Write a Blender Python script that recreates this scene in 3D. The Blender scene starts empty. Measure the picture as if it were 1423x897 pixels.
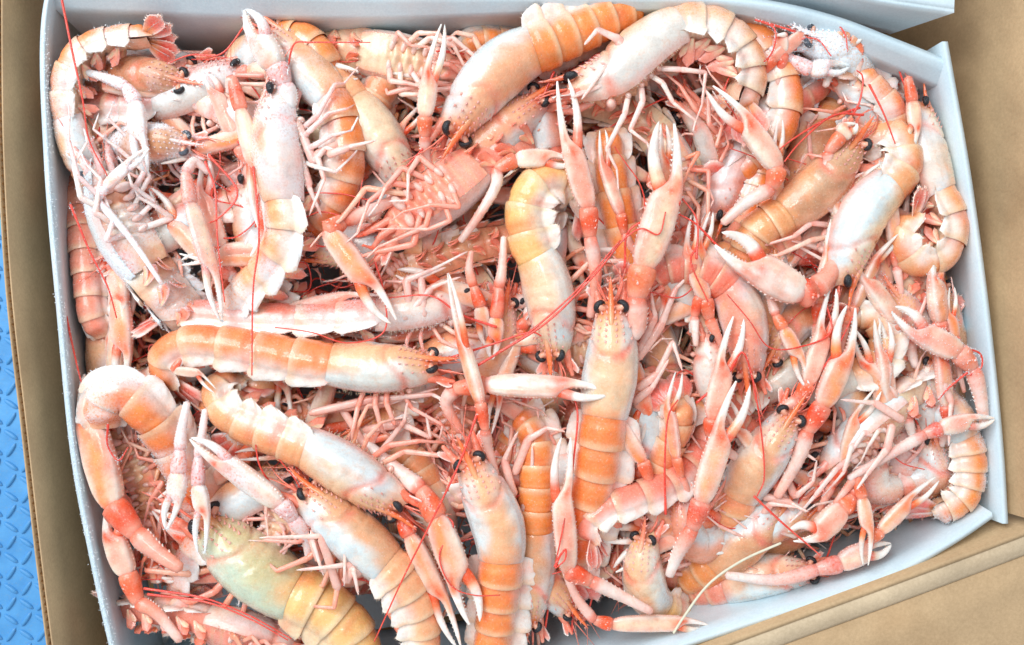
import bpy, math, random
import numpy as np

# ------------------------------------------------------------------ units
# modelled in photo pixels on the plane of the tray rim, 0.325 mm each
S = 0.000325
HP = 1250.0                      # camera height above the rim plane, in those units
CX, CY = 711.5, 448.5
rnd = random.Random(7)
R = math.radians
scene = bpy.context.scene

# ------------------------------------------------------------------ camera, world, lamps, exposure
cam = bpy.data.cameras.new('camera')
cam_o = bpy.data.objects.new('camera', cam)
scene.collection.objects.link(cam_o)
cam_o.location = (0, 0, HP * S)
cam.sensor_fit = 'HORIZONTAL'
cam.angle = 2 * math.atan(711.5 / HP)
cam.clip_start = 0.01
cam.clip_end = 50
scene.camera = cam_o

world = bpy.data.worlds.new('World')
scene.world = world
world.use_nodes = True
bg = world.node_tree.nodes['Background']
bg.inputs[0].default_value = (0.86, 0.93, 1.0, 1)
bg.inputs[1].default_value = 0.64

def area(name, loc, target, size, energy, col):
    l = bpy.data.lights.new(name, 'AREA')
    l.shape = 'RECTANGLE'
    l.size, l.size_y = size
    l.energy = energy
    l.color = col
    o = bpy.data.objects.new(name, l)
    scene.collection.objects.link(o)
    o.location = loc
    d = np.array(target) - np.array(loc)
    from mathutils import Vector
    o.rotation_euler = Vector(d).to_track_quat('-Z', 'Y').to_euler()
    return o

area('window_light', (-0.72, 0.70, 1.10), (0, 0, 0), (0.9, 1.0), 21.5, (0.88, 0.95, 1.0))
area('glint_lamp', (-0.30, 0.30, 1.3), (0, 0, 0), (0.22, 0.22), 2.6, (1.0, 0.95, 0.9))  # small unseen lamp, added for crisp glints on the wet shells

scene.view_settings.view_transform = 'Standard'
scene.view_settings.look = 'None'
scene.view_settings.exposure = 0.13
scene.view_settings.gamma = 1.0
try:
    scene.cycles.use_denoising = True
    scene.cycles.denoiser = 'OPENIMAGEDENOISE'
    scene.cycles.max_bounces = 8
    scene.cycles.diffuse_bounces = 4
    scene.cycles.glossy_bounces = 3
    scene.cycles.transmission_bounces = 3
    scene.cycles.caustics_reflective = False
    scene.cycles.caustics_refractive = False
except Exception:
    pass

# ------------------------------------------------------------------ small maths
def P(x, y, h):
    k = 1 - h / HP
    return np.array([(x - CX) * k, -(y - CY) * k, h], float)

def nrm(v):
    v = np.asarray(v, float)
    return v / (np.linalg.norm(v, axis=-1, keepdims=True) + 1e-9)

def lin(rgb):
    c = np.array(rgb, float) / 255
    return np.where(c <= 0.04045, c / 12.92, ((c + 0.055) / 1.055) ** 2.4)

def sstep(a, b, x):
    t = np.clip((np.asarray(x, float) - a) / (b - a), 0, 1)
    return t * t * (3 - 2 * t)

def mixc(a, b, t):
    t = np.asarray(t, float)[..., None]
    return a * (1 - t) + b * t

def nz(p, seed, f):
    r = np.random.RandomState(seed)
    out = 0
    for i in range(5):
        k = r.normal(size=3) * f * (0.6 + 0.35 * i)
        out = out + np.sin(p @ k + r.uniform(0, 6.28)) / (1 + 0.3 * i)
    return out / 2.6

UP = np.array([0, 0, 1.0])

def catmull(pts, n):
    pts = np.asarray(pts, float)
    if len(pts) == 2:
        t = np.linspace(0, 1, n)[:, None]
        return pts[0] * (1 - t) + pts[1] * t
    e = np.vstack([2 * pts[0] - pts[1], pts, 2 * pts[-1] - pts[-2]])
    out = []
    m = len(pts) - 1
    per = max(2, int(math.ceil(n / m)))
    for i in range(m):
        p0, p1, p2, p3 = e[i:i + 4]
        d1 = max(np.linalg.norm(p1 - p0), 1e-3) ** .5
        d2 = max(np.linalg.norm(p2 - p1), 1e-3) ** .5
        d3 = max(np.linalg.norm(p3 - p2), 1e-3) ** .5
        m1 = (p1 - p0) / d1 - (p2 - p0) / (d1 + d2) + (p2 - p1) / d2
        m2 = (p2 - p1) / d2 - (p3 - p1) / (d2 + d3) + (p3 - p2) / d3
        m1, m2 = m1 * d2, m2 * d2
        t = np.linspace(0, 1, per, endpoint=(i == m - 1))[:, None]
        out.append((2*t**3-3*t**2+1)*p1 + (t**3-2*t**2+t)*m1 + (-2*t**3+3*t**2)*p2 + (t**3-t**2)*m2)
    return np.vstack(out)

# ------------------------------------------------------------------ palette (albedo, given in sRGB)
C = {k: lin(v) for k, v in dict(
    orange=(250, 148, 74), peach=(250, 174, 120), amber=(236, 166, 104), paleblue=(218, 233, 237), cream=(241, 215, 180),
    pink=(246, 160, 136), hotpink=(245, 104, 88), red=(233, 62, 32), ored=(243, 94, 50), white=(245, 238, 231),
    tan=(228, 174, 132), green=(206, 194, 146), glass=(204, 218, 194), brown=(198, 140, 102), antenna=(226, 58, 42), rose=(242, 134, 112),
    yellow=(248, 194, 122), ice=(236, 243, 248), shellpeach=(246, 188, 142)).items()}

# ------------------------------------------------------------------ materials
def mat_new(name):
    m = bpy.data.materials.new(name)
    m.use_nodes = True
    nt = m.node_tree
    b = nt.nodes['Principled BSDF']
    return m, nt, b

def noise(nt, scale, detail=3, rough=.55, coord='Object'):
    tc = nt.nodes.new('ShaderNodeTexCoord')
    n = nt.nodes.new('ShaderNodeTexNoise')
    n.inputs['Scale'].default_value = scale
    n.inputs['Detail'].default_value = detail
    n.inputs['Roughness'].default_value = rough
    nt.links.new(tc.outputs[coord], n.inputs['Vector'])
    return n

def ramp(nt, src, a, b, c0=(0, 0, 0, 1), c1=(1, 1, 1, 1)):
    r = nt.nodes.new('ShaderNodeValToRGB')
    r.color_ramp.elements[0].position = a
    r.color_ramp.elements[1].position = b
    r.color_ramp.elements[0].color = c0
    r.color_ramp.elements[1].color = c1
    nt.links.new(src, r.inputs[0])
    return r

def mixrgb(nt, kind, fac, a, b):
    m = nt.nodes.new('ShaderNodeMix')
    m.data_type = 'RGBA'
    m.blend_type = kind
    for sock, v in ((m.inputs[0], fac), (m.inputs[6], a), (m.inputs[7], b)):
        if hasattr(v, 'is_linked') or hasattr(v, 'links'):
            nt.links.new(v, sock)
        else:
            sock.default_value = v
    return m.outputs[2]

def math_node(nt, op, a, b):
    m = nt.nodes.new('ShaderNodeMath')
    m.operation = op
    for i, v in enumerate((a, b)):
        if hasattr(v, 'links'):
            nt.links.new(v, m.inputs[i])
        else:
            m.inputs[i].default_value = v
    return m.outputs[0]

def bump(nt, b, src, strength, dist):
    bp = nt.nodes.new('ShaderNodeBump')
    bp.inputs['Strength'].default_value = strength
    bp.inputs['Distance'].default_value = dist
    nt.links.new(src, bp.inputs['Height'])
    nt.links.new(bp.outputs[0], b.inputs['Normal'])
    return bp

def make_shell(name, rough, sss, coat):
    m, nt, b = mat_new(name)
    at = nt.nodes.new('ShaderNodeAttribute')
    at.attribute_name = 'Col'
    n1 = noise(nt, 170, 5)
    n2 = noise(nt, 900, 4, .65)
    n3 = noise(nt, 2600, 2)
    mott = ramp(nt, n1.outputs[0], .3, .72, (.78, .74, .72, 1), (1.12, 1.1, 1.08, 1))
    c = mixrgb(nt, 'MULTIPLY', .8, at.outputs['Color'], mott.outputs[0])
    milk = ramp(nt, n2.outputs[0], .55, .68)
    c = mixrgb(nt, 'MIX', math_node(nt, 'MULTIPLY', milk.outputs[0], .17), c, (*C['cream'], 1))
    n4 = noise(nt, 330, 4, .6)
    blush = ramp(nt, n4.outputs[0], .50, .66)
    c = mixrgb(nt, 'MULTIPLY', math_node(nt, 'MULTIPLY', blush.outputs[0], .55), c, (1.0, .74, .62, 1))
    tc = nt.nodes.new('ShaderNodeTexCoord')
    vo = nt.nodes.new('ShaderNodeTexVoronoi')
    vo.inputs['Scale'].default_value = 620
    nt.links.new(tc.outputs['Object'], vo.inputs['Vector'])
    dots = ramp(nt, vo.outputs['Distance'], .10, .20, (1, 1, 1, 1), (0, 0, 0, 1))
    c = mixrgb(nt, 'MIX', math_node(nt, 'MULTIPLY', dots.outputs[0], math_node(nt, 'MULTIPLY', mott.outputs[0], .30)), c, (*C['white'], 1))
    # dried-on ice: alpha of the attribute says how much
    ic = ramp(nt, n2.outputs[0], .30, .52)
    fr = math_node(nt, 'MULTIPLY', at.outputs['Alpha'], ic.outputs[0])
    c = mixrgb(nt, 'MIX', fr, c, (*C['ice'], 1))
    nt.links.new(c, b.inputs['Base Color'])
    rr = nt.nodes.new('ShaderNodeMapRange')
    rr.inputs[1].default_value = .3
    rr.inputs[2].default_value = .7
    rr.inputs[3].default_value = rough - .15
    rr.inputs[4].default_value = rough + .22
    nt.links.new(n2.outputs[0], rr.inputs[0])
    nt.links.new(rr.outputs[0], b.inputs['Roughness'])
    b.subsurface_method = 'BURLEY' if hasattr(b, 'subsurface_method') else None
    b.inputs['Subsurface Weight'].default_value = sss
    b.inputs['Subsurface Radius'].default_value = (1.0, .45, .28)
    b.inputs['Subsurface Scale'].default_value = .0036
    b.inputs['Coat Weight'].default_value = coat
    b.inputs['Coat Roughness'].default_value = .09
    b.inputs['Specular IOR Level'].default_value = .45
    h = math_node(nt, 'ADD', n2.outputs[0], math_node(nt, 'MULTIPLY', n3.outputs[0], .35))
    bump(nt, b, h, .5, .0005)
    return m

M = {}
M['shell'] = make_shell('wet_shell', .27, .42, .60)
M['limb'] = make_shell('limb_shell', .30, .50, .40)

def simple(name, col, rough, var=.12, scale=60, bstr=.2, bdist=.0005, spec=.4, bscale=None, coat=0):
    m, nt, b = mat_new(name)
    n = noise(nt, scale, 5, .6)
    r = ramp(nt, n.outputs[0], .3, .7, tuple(np.array(col) * (1 - var)) + (1,), tuple(np.minimum(np.array(col) * (1 + var), .95)) + (1,))
    nt.links.new(r.outputs[0], b.inputs['Base Color'])
    b.inputs['Roughness'].default_value = rough
    b.inputs['Specular IOR Level'].default_value = spec
    b.inputs['Coat Weight'].default_value = coat
    n2 = noise(nt, bscale or scale * 9, 4, .6)
    bump(nt, b, n2.outputs[0], bstr, bdist)
    return m

M['eye'] = simple('eye_black', (.012, .013, .017), .22, .5, 900, .5, .0004, .5)
M['eye_ice'] = simple('eye_frosted', (.09, .105, .13), .5, .8, 1400, .6, .0005, .4)
M['ice'] = simple('ice_crystal', (.86, .9, .94), .35, .05, 800, .3, .0003, .5)

def cardboard(name, col):
    m, nt, b = mat_new(name)
    n = noise(nt, 22, 5, .6)
    n2 = noise(nt, 700, 4, .7)
    r = ramp(nt, n.outputs[0], .3, .72, tuple(np.array(col) * .84) + (1,), tuple(np.array(col) * 1.14) + (1,))
    f = ramp(nt, n2.outputs[0], .3, .75, (.8, .78, .75, 1), (1.08, 1.08, 1.08, 1))
    c = mixrgb(nt, 'MULTIPLY', .75, r.outputs[0], f.outputs[0])
    nt.links.new(c, b.inputs['Base Color'])
    b.inputs['Roughness'].default_value = .78
    b.inputs['Specular IOR Level'].default_value = .25
    tc = nt.nodes.new('ShaderNodeTexCoord')
    wv = nt.nodes.new('ShaderNodeTexWave')
    wv.wave_type = 'BANDS'
    wv.bands_direction = 'DIAGONAL'
    wv.inputs['Scale'].default_value = 46
    wv.inputs['Distortion'].default_value = .6
    nt.links.new(tc.outputs['Object'], wv.inputs['Vector'])
    dp = noise(nt, 9, 4, .6)
    dm = ramp(nt, dp.outputs[0], .55, .66)
    c = mixrgb(nt, 'MULTIPLY', math_node(nt, 'MULTIPLY', dm.outputs[0], .5), c, (.72, .66, .6, 1))
    nt.links.new(c, b.inputs['Base Color'])
    bump(nt, b, math_node(nt, 'ADD', n2.outputs[0], math_node(nt, 'MULTIPLY', wv.outputs[0], .35)), .35, .0004)
    return m
M['card'] = cardboard('brown_cardboard', (.54, .37, .21))
M['card_lit_fold'] = cardboard('cardboard_lit_fold', (.62, .48, .32))  # paler cardboard for the crease: frayed fibres, plus the lit fold painted in

def waxed():
    m, nt, b = mat_new('waxed_white_board')
    n = noise(nt, 30, 5, .6)
    n2 = noise(nt, 900, 4, .7)
    r = ramp(nt, n.outputs[0], .3, .75, (.55, .68, .74, 1), (.69, .79, .83, 1))
    f = ramp(nt, n2.outputs[0], .35, .7, (.92, .92, .93, 1), (1.03, 1.03, 1.03, 1))
    c = mixrgb(nt, 'MULTIPLY', 1.0, r.outputs[0], f.outputs[0])
    n3 = noise(nt, 12, 6, .7)
    st = ramp(nt, n3.outputs[0], .52, .72)
    c = mixrgb(nt, 'MIX', math_node(nt, 'MULTIPLY', st.outputs[0], .30), c, (.72, .50, .42, 1))
    nt.links.new(c, b.inputs['Base Color'])
    b.inputs['Roughness'].default_value = .42
    b.inputs['Coat Weight'].default_value = .2
    b.inputs['Coat Roughness'].default_value = .35
    bump(nt, b, n2.outputs[0], .25, .0005)
    return m
M['tray'] = waxed()

def painted():
    m, nt, b = mat_new('blue_floor_paint')
    n = noise(nt, 28, 6, .65)
    n2 = noise(nt, 420, 4, .7)
    r = ramp(nt, n.outputs[0], .3, .7, (.05, .24, .54, 1), (.11, .38, .72, 1))
    g = ramp(nt, n2.outputs[0], .55, .75)
    c = mixrgb(nt, 'MIX', math_node(nt, 'MULTIPLY', g.outputs[0], .45), r.outputs[0], (.22, .30, .36, 1))
    nt.links.new(c, b.inputs['Base Color'])
    b.inputs['Roughness'].default_value = .5
    bump(nt, b, n2.outputs[0], .3, .0006)
    return m
M['paint'] = painted()
M['thread'] = simple('pale_thread', (.72, .68, .52), .5, .1, 300)

# ------------------------------------------------------------------ mesh builder
COLLECT = None
class MB:
    def __init__(self):
        self.v, self.c, self.q, self.t, self.n = [], [], [], [], 0

    def _add(self, v, c):
        v = np.asarray(v, float).reshape(-1, 3)
        c = np.asarray(c, float)
        if c.ndim == 1:
            c = np.tile(c, (len(v), 1))
        c = c.reshape(len(v), -1)
        if c.shape[1] == 3:
            c = np.hstack([c, np.zeros((len(v), 1))])
        o = self.n
        self.v.append(v)
        self.c.append(c)
        self.n += len(v)
        return o

    def grid(self, V, Cc, closed=False):
        nu, nv = V.shape[:2]
        if Cc.ndim == 3:
            Cc = Cc.reshape(nu * nv, -1)
        o = self._add(V, Cc)
        i, j = np.meshgrid(np.arange(nu - 1), np.arange(nv if closed else nv - 1), indexing='ij')
        j2 = (j + 1) % nv
        q = np.stack([i * nv + j, i * nv + j2, (i + 1) * nv + j2, (i + 1) * nv + j], -1).reshape(-1, 4) + o
        self.q.append(q)
        return o

    def tube(self, pts, rad, cols, n=8, ref=UP, flat=1.0, caps=True):
        pts = np.asarray(pts, float)
        m = len(pts)
        rad = np.broadcast_to(np.asarray(rad, float), (m,))
        T = nrm(np.gradient(pts, axis=0))
        ref = np.asarray(ref, float)
        B = np.cross(ref, T)
        bad = np.linalg.norm(B, axis=1) < .15
        if bad.any():
            alt = np.cross(np.array([.3, 1, .2]), T)
            B[bad] = alt[bad]
        B = nrm(B)
        N = np.cross(T, B)
        a = np.linspace(0, 2 * np.pi, n, endpoint=False)
        V = pts[:, None] + rad[:, None, None] * (np.cos(a)[None, :, None] * B[:, None] + flat * np.sin(a)[None, :, None] * N[:, None])
        cols = np.asarray(cols, float)
        if cols.ndim == 1:
            cols = np.tile(cols, (m, 1))
        Cc = np.repeat(cols[:, None], n, 1)
        o = self.grid(V, Cc, closed=True)
        if caps:
            for ring, p, d in ((0, pts[0], -T[0]), (m - 1, pts[-1], T[-1])):
                k = self._add([p + d * rad[ring] * .6], cols[ring])
                b = o + ring * n
                idx = np.arange(n)
                tri = np.stack([b + idx, b + (idx + 1) % n, np.full(n, k)], -1)
                self.t.append(tri[:, ::-1] if ring == 0 else tri)

    def cone(self, p, d, length, r, col, n=5):
        d = nrm(d)
        a = np.cross(d, [.31, .77, .55])
        a = nrm(a)
        b = np.cross(d, a)
        ang = np.linspace(0, 2 * np.pi, n, endpoint=False)
        ring = p + r * (np.cos(ang)[:, None] * a + np.sin(ang)[:, None] * b)
        o = self._add(np.vstack([ring, [p + d * length]]), col)
        idx = np.arange(n)
        self.t.append(np.stack([o + idx, o + (idx + 1) % n, np.full(n, o + n)], -1))

    def ball(self, p, ax, col, nu=8, nv=12):
        """ellipsoid: ax = three axis vectors"""
        th = np.linspace(0.001, np.pi - .001, nu)
        ph = np.linspace(0, 2 * np.pi, nv, endpoint=False)
        a, b, c = [np.asarray(x, float) for x in ax]
        V = p + (np.sin(th)[:, None, None] * (np.cos(ph)[None, :, None] * a + np.sin(ph)[None, :, None] * b) + np.cos(th)[:, None, None] * np.ones((1, nv, 1)) * c)
        self.grid(V, np.tile(np.asarray(col, float), (nu * nv, 1)), closed=True)

    def box(self, corners, col):
        """8 corners: 4 bottom ring, 4 top ring"""
        o = self._add(corners, col)
        self.q.append(np.array([[3, 2, 1, 0], [4, 5, 6, 7], [0, 1, 5, 4], [1, 2, 6, 5], [2, 3, 7, 6], [3, 0, 4, 7]]) + o)

    def build(self, name, mat, parent=None, origin=None, smooth=True):
        v = np.vstack(self.v)
        c = np.vstack(self.c)
        o = np.zeros(3) if origin is None else np.asarray(origin, float)
        if COLLECT is not None and name != 'ice_crystals':
            COLLECT.append(v[::3])
        v = (v - o) * S
        q = np.vstack(self.q) if self.q else np.zeros((0, 4), int)
        t = np.vstack(self.t) if self.t else np.zeros((0, 3), int)
        me = bpy.data.meshes.new(name)
        me.vertices.add(len(v))
        me.vertices.foreach_set('co', v.ravel().astype(np.float32))
        li = np.concatenate([q.ravel(), t.ravel()]).astype(np.int32)
        me.loops.add(len(li))
        me.loops.foreach_set('vertex_index', li)
        nq, ntr = len(q), len(t)
        starts = np.concatenate([np.arange(nq) * 4, nq * 4 + np.arange(ntr) * 3]).astype(np.int32)
        me.polygons.add(nq + ntr)
        me.polygons.foreach_set('loop_start', starts)
        me.update(calc_edges=True)
        if smooth:
            me.polygons.foreach_set('use_smooth', np.ones(nq + ntr, bool))
        at = me.attributes.new('Col', 'FLOAT_COLOR', 'POINT')
        at.data.foreach_set('color', c.ravel().astype(np.float32))
        me.materials.append(mat)
        me.validate()
        ob = bpy.data.objects.new(name, me)
        scene.collection.objects.link(ob)
        if parent is not None:
            ob.parent = parent
        elif origin is not None:
            ob.location = o * S
        return ob

def empty(name, loc):
    o = bpy.data.objects.new(name, None)
    scene.collection.objects.link(o)
    o.location = np.asarray(loc) * S
    o.empty_display_size = .01
    return o

def tag(o, label=None, cat=None, group=None, kind=None):
    for k, v in (('label', label), ('category', cat), ('group', group), ('kind', kind)):
        if v:
            o[k] = v
    return o

# ================================================================== SETTING
def polyline_at(pts, n):
    return catmull(np.array(pts, float), n)

FLOOR_H = -330.0
def build_floor():
    mb = MB()
    e = 9000
    mb.grid(np.array([[[-e, -e, FLOOR_H], [e, -e, FLOOR_H]], [[-e, e, FLOOR_H], [e, e, FLOOR_H]]], float), np.tile(C['white'], (4, 1)))
    fl = mb.build('floor', M['paint'], smooth=False)
    tag(fl, kind='structure')
    # raised lozenges of the tread plate, one mesh shared by all
    b = MB()
    L, W, H = 15, 4.6, 4.5
    u = np.linspace(-1, 1, 9)
    prof = np.sqrt(np.clip(1 - np.abs(u) ** 2.2, 0.02, 1))
    rows = []
    for k, (s, hh) in enumerate(((1, 0), (.75, .75), (.35, 1), (-.35, 1), (-.75, .75), (-1, 0))):
        rows.append(np.stack([u * L, s * prof * W, hh * H * np.minimum(1, prof * 1.2)], -1))
    b.grid(np.array(rows), np.tile(C['white'], (54, 1)))
    proto = b.build('tread_bar', M['paint'], parent=fl)
    proto.location = (0, 0, 0)
    k = 1 - FLOOR_H / HP
    first = True
    n = 0
    step = 27
    for i in range(0, 60):
        for j in range(0, 9):
            x = -760 * k + j * step + (i % 2) * 0
            y = 250 * k - i * step
            if x > (-628 - 0.02 * i) * k or y < -470 * k:
                continue
            if n > 290:
                continue
            o = proto if first else proto.copy()
            if not first:
                scene.collection.objects.link(o)
            first = False
            o.location = (x * S, y * S, (FLOOR_H - .3) * S)
            o.rotation_euler = (0, 0, R(8 + (48 if (i + j) % 2 else -42)))
            n += 1
build_floor()

def wall_sheet(mb, top, bottom, thick_vec, col, nseg=60, bulge=None, nh=8, mid=None):
    """a board from a rim polyline down to a foot polyline with real thickness"""
    a = polyline_at(top, nseg)
    b = polyline_at(bottom, nseg)
    m = min(len(a), len(b))
    ia = np.linspace(0, len(a) - 1, m).astype(int)
    a = a[ia]
    b = b[np.linspace(0, len(b) - 1, m).astype(int)]
    t = np.linspace(0, 1, nh)
    V = a[None] * (1 - t[:, None, None]) + b[None] * t[:, None, None]
    if mid is not None:
        c_ = polyline_at(mid, nseg)
        c_ = c_[np.linspace(0, len(c_) - 1, m).astype(int)]
        q0 = t[:, None, None]
        tm = .3
        V = np.where(q0 < tm, a[None] + (c_ - a)[None] * np.sin(np.clip(q0 / tm, 0, 1) * np.pi / 2) ** 1.0, c_[None] + (b - c_)[None] * np.clip((q0 - tm) / (1 - tm), 0, 1))
    if bulge is not None:
        V = V + bulge(t)[:, None, None] * np.asarray(thick_vec)[None, None]
    th = np.asarray(thick_vec, float)
    # loop: inner face down, outer face up (closed section)
    sec = np.concatenate([V, (V + th)[::-1]], 0)          # (2nh, m, 3)
    V2 = np.transpose(sec, (1, 0, 2))
    mb.grid(V2, np.tile(col, (V2.shape[0] * V2.shape[1], 1)), closed=True)
    for ring in (V2[0], V2[-1]):
        o = mb._add(ring, col)
        n = len(ring)
        half = n // 2
        q = np.array([[i, i + 1, n - 2 - i, n - 1 - i] for i in range(half - 1)]) + o
        mb.q.append(q)

def build_tray():
    root = empty('tray', P(720, 450, -230))
    tag(root, 'white waxed board tray filled with langoustines inside the brown box', 'tray')
    o = P(720, 450, -230)
    w = C['white']
    # left wall: leans in a little, its rim furred with ice
    top = [P(82, -60, 5), P(64, 30, 6), P(68, 226, 4), (P(85, 430, 2)), P(106, 640, 0), P(130, 770, 0), P(158, 897, 0), P(181, 985, 0)]
    bot = [p + np.array([-38, 0, -225 - p[2]]) for p in top]
    mb = MB(); wall_sheet(mb, top, bot, (-9, 0, -4), w, 80)
    mb.build('side_wall', M['tray'], root, o)
    # top wall, bowed, rolled rim
    top = [P(60, -26, 12), P(300, -14, 14), P(520, -5, 14), P(800, -3, 13), P(1000, 3, 12), P(1090, 14, 12), P(1170, 35, 12), P(1240, 62, 11), P(1316, 92, 8)]
    bot = [p + np.array([0, -4, -225 - p[2]]) for p in top]
    sh_ = np.interp(np.linspace(0, 1, len(top)), [0, .2, .45, .65, 1], [34, 30, 9, 18, 26])
    lo_ = np.interp(np.linspace(0, 1, len(top)), [0, .3, .5, 1], [26, 18, 4, 4])
    mid = [p + np.array([0, -s_ * .8, -s_ * .9 - 4]) for p, s_ in zip(top, sh_)]
    bot = [p + np.array([0, -s_ * .8 - l_, -225 - p[2]]) for p, s_, l_ in zip(top, sh_, lo_)]
    mb = MB(); wall_sheet(mb, top, bot, (2, 9, 0), w, 90, mid=mid, nh=16)
    mb.build('side_wall', M['tray'], root, o)
    # right wall
    top = [P(1309, 58, 16), P(1322, 130, 12), P(1341, 240, 8), P(1362, 390, 6), P(1378, 530, 6), P(1388, 640, 6), P(1393, 728, 8)]
    bot = [p + np.array([-10, 0, -225 - p[2]]) for p in top]
    mb = MB(); wall_sheet(mb, top, bot, (8, 0, 0), w, 70)
    mb.build('side_wall', M['tray'], root, o)
    # bottom wall, bellied outwards
    top = [P(1378, 712, 4), P(1330, 745, 5), P(1250, 790, 5), P(1150, 828, 5), P(1050, 860, 5), P(950, 893, 5), P(800, 940, 5), P(500, 985, 5), P(150, 1000, 5)]
    bot = [p + np.array([-4, 30, -225 - p[2]]) for p in top]
    mb = MB(); wall_sheet(mb, top, bot, (2, -8, 0), w, 90)
    mb.build('side_wall', M['tray'], root, o)
    mb = MB()
    mb.grid(np.array([[[-572, -570, -226], [690, -330, -226]], [[-688, 430, -226], [598, 380, -226]]], float), np.tile(w, (4, 1)))
    mb.build('tray_base', M['tray'], root, o)
    # top flap standing up beyond the top wall, its upper strip folded flat
    lo = [P(860, -10, -20), P(1010, 2, -20), P(1100, 16, -22), P(1180, 34, -24), P(1237, 48, -26)]
    hi = [P(860, -90, 40), P(1010, -52, 42), P(1100, -28, 44), P(1210, 0, 44), P(1326, 18, 42)]
    mb = MB()
    wall_sheet(mb, hi, lo, (0, 5, 0), w, 30)
    fl_ = mb.build('top_flap', M['tray'], root, o)
    mb = MB()
    wall_sheet(mb, [p + np.array([0, 5, 0]) for p in hi], [p + np.array([6, 60, -8]) for p in hi], (0, 0, -5), w, 30)
    mb.build('folded_edge', M['tray'], fl_, o)
    # furred ice on the left rim
    f = MB()
    r = random.Random(3)
    pl = polyline_at([P(66, 40, 6), P(70, 226, 4), P(87, 430, 2), P(107, 640, 0), P(131, 770, 0), P(159, 897, 0)], 300)
    for k in range(1500):
        p = pl[r.randrange(len(pl))] + np.array([r.gauss(-3, 3), r.gauss(0, 3), r.uniform(-2, 0)])
        f.cone(p, [r.gauss(0, .8), r.gauss(0, .8), r.uniform(.3, 1)], r.uniform(.8, 2.4), r.uniform(.35, .8), C['white'], 4)
    tag(f.build('ice_fur', M['ice'], root, o, smooth=False), kind='stuff')
build_tray()

def build_box():
    o = P(720, 450, -320)
    root = empty('cardboard_box', o)
    tag(root, 'open brown corrugated cardboard box holding the white tray', 'cardboard box')
    col = C['tan']
    def board(name, top, bot, th, mat='card', nseg=60, nh=6):
        mb = MB(); wall_sheet(mb, top, bot, th, col, nseg, nh=nh)
        return mb.build(name, M[mat], root, o)
    def down(top, dx=0, dy=0):
        return [p + np.array([dx, dy, -318 - p[2]]) for p in top]
    # left wall: two liners with a fluted core between
    top = [P(4, -60, -6), P(4, 60, -6), P(6, 200, -7), P(17, 400, -8), P(39, 600, -8), P(57, 760, -8), P(74, 897, -8), P(86, 985, -8), P(104, 1120, -8)]
    lw = board('side_wall', top, down(top, -20), (-2.2, 0, 0))
    lw2 = MB()
    t2 = [p + np.array([-8.5, 0, -1.5]) for p in top]
    wall_sheet(lw2, t2, down(t2, -20), (-2.2, 0, 0), col, 60)
    lw2.build('outer_liner', M['card'], lw, o)
    pl = polyline_at([p + np.array([-5.3, 0, -3.5]) for p in top], 1100)
    s = np.concatenate([[0], np.cumsum(np.linalg.norm(np.diff(pl, axis=0), axis=1))])
    wave = pl + np.sin(s / 11 * 2 * np.pi)[:, None] * np.array([2.6, 0, 0])
    fl = MB()
    fl.grid(np.stack([wave, wave - np.array([18, 0, 280.])]), np.tile(col, (2 * len(wave), 1)))
    fl.build('fluting', M['card'], lw, o)
    # upper-left wall: the box's back board, mostly out of view
    top = [P(-6, -70, 30), P(600, -95, 40), P(1260, -110, 60), P(1500, -120, 70)]
    board('side_wall', top, down(top), (0, 12, 0))
    # right wall, its rim out of frame
    top = [P(1470, -120, 120), P(1482, 200, 120), P(1492, 500, 120), P(1500, 742, 120)]
    bot = [P(1322, -120, -318), P(1342, 200, -318), P(1380, 500, -318), P(1398, 760, -318)]
    bot = [np.array([p[0], q[1], -318]) + np.array([-78, 0, 0]) for p, q in zip(top, top)]
    board('side_wall', top, bot, (12, 0, 0))
    # bottom wall, crease, and the flap folded out
    top = [P(1500, 708, 22), P(1423, 738, 22), P(1250, 803, 22), P(1100, 858, 22), P(995, 897, 22), P(700, 1010, 22), P(95, 1130, 22)]
    bot = [p + np.array([-6, 34, -318 - p[2]]) for p in top]
    board('side_wall', top, bot, (2, -7, 0))
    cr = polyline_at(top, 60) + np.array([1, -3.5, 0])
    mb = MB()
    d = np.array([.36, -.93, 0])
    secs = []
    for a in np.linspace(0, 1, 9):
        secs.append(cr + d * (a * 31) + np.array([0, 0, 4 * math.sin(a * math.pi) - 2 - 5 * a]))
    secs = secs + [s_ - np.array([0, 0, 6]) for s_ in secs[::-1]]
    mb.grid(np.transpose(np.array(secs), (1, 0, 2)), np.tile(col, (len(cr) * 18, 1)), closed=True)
    mb.build('crease', M['card_lit_fold'], root, o)
    edge = cr + d * 32 + np.array([0, 0, -8])
    far = edge + d * 330 + np.array([0, 0, -40])
    mb = MB()
    wall_sheet(mb, list(edge[::6]), list(far[::6]), (0, 0, -9), col, 50, nh=8)
    mb.build('bottom_flap', M['card'], root, o)
    mb = MB()
    mb.grid(np.array([[[-655, -760, -322], [760, -760, -322]], [[-770, 700, -322], [700, 700, -322]]], float), np.tile(col, (4, 1)))
    mb.build('box_base', M['card'], root, o)
build_box()

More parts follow.
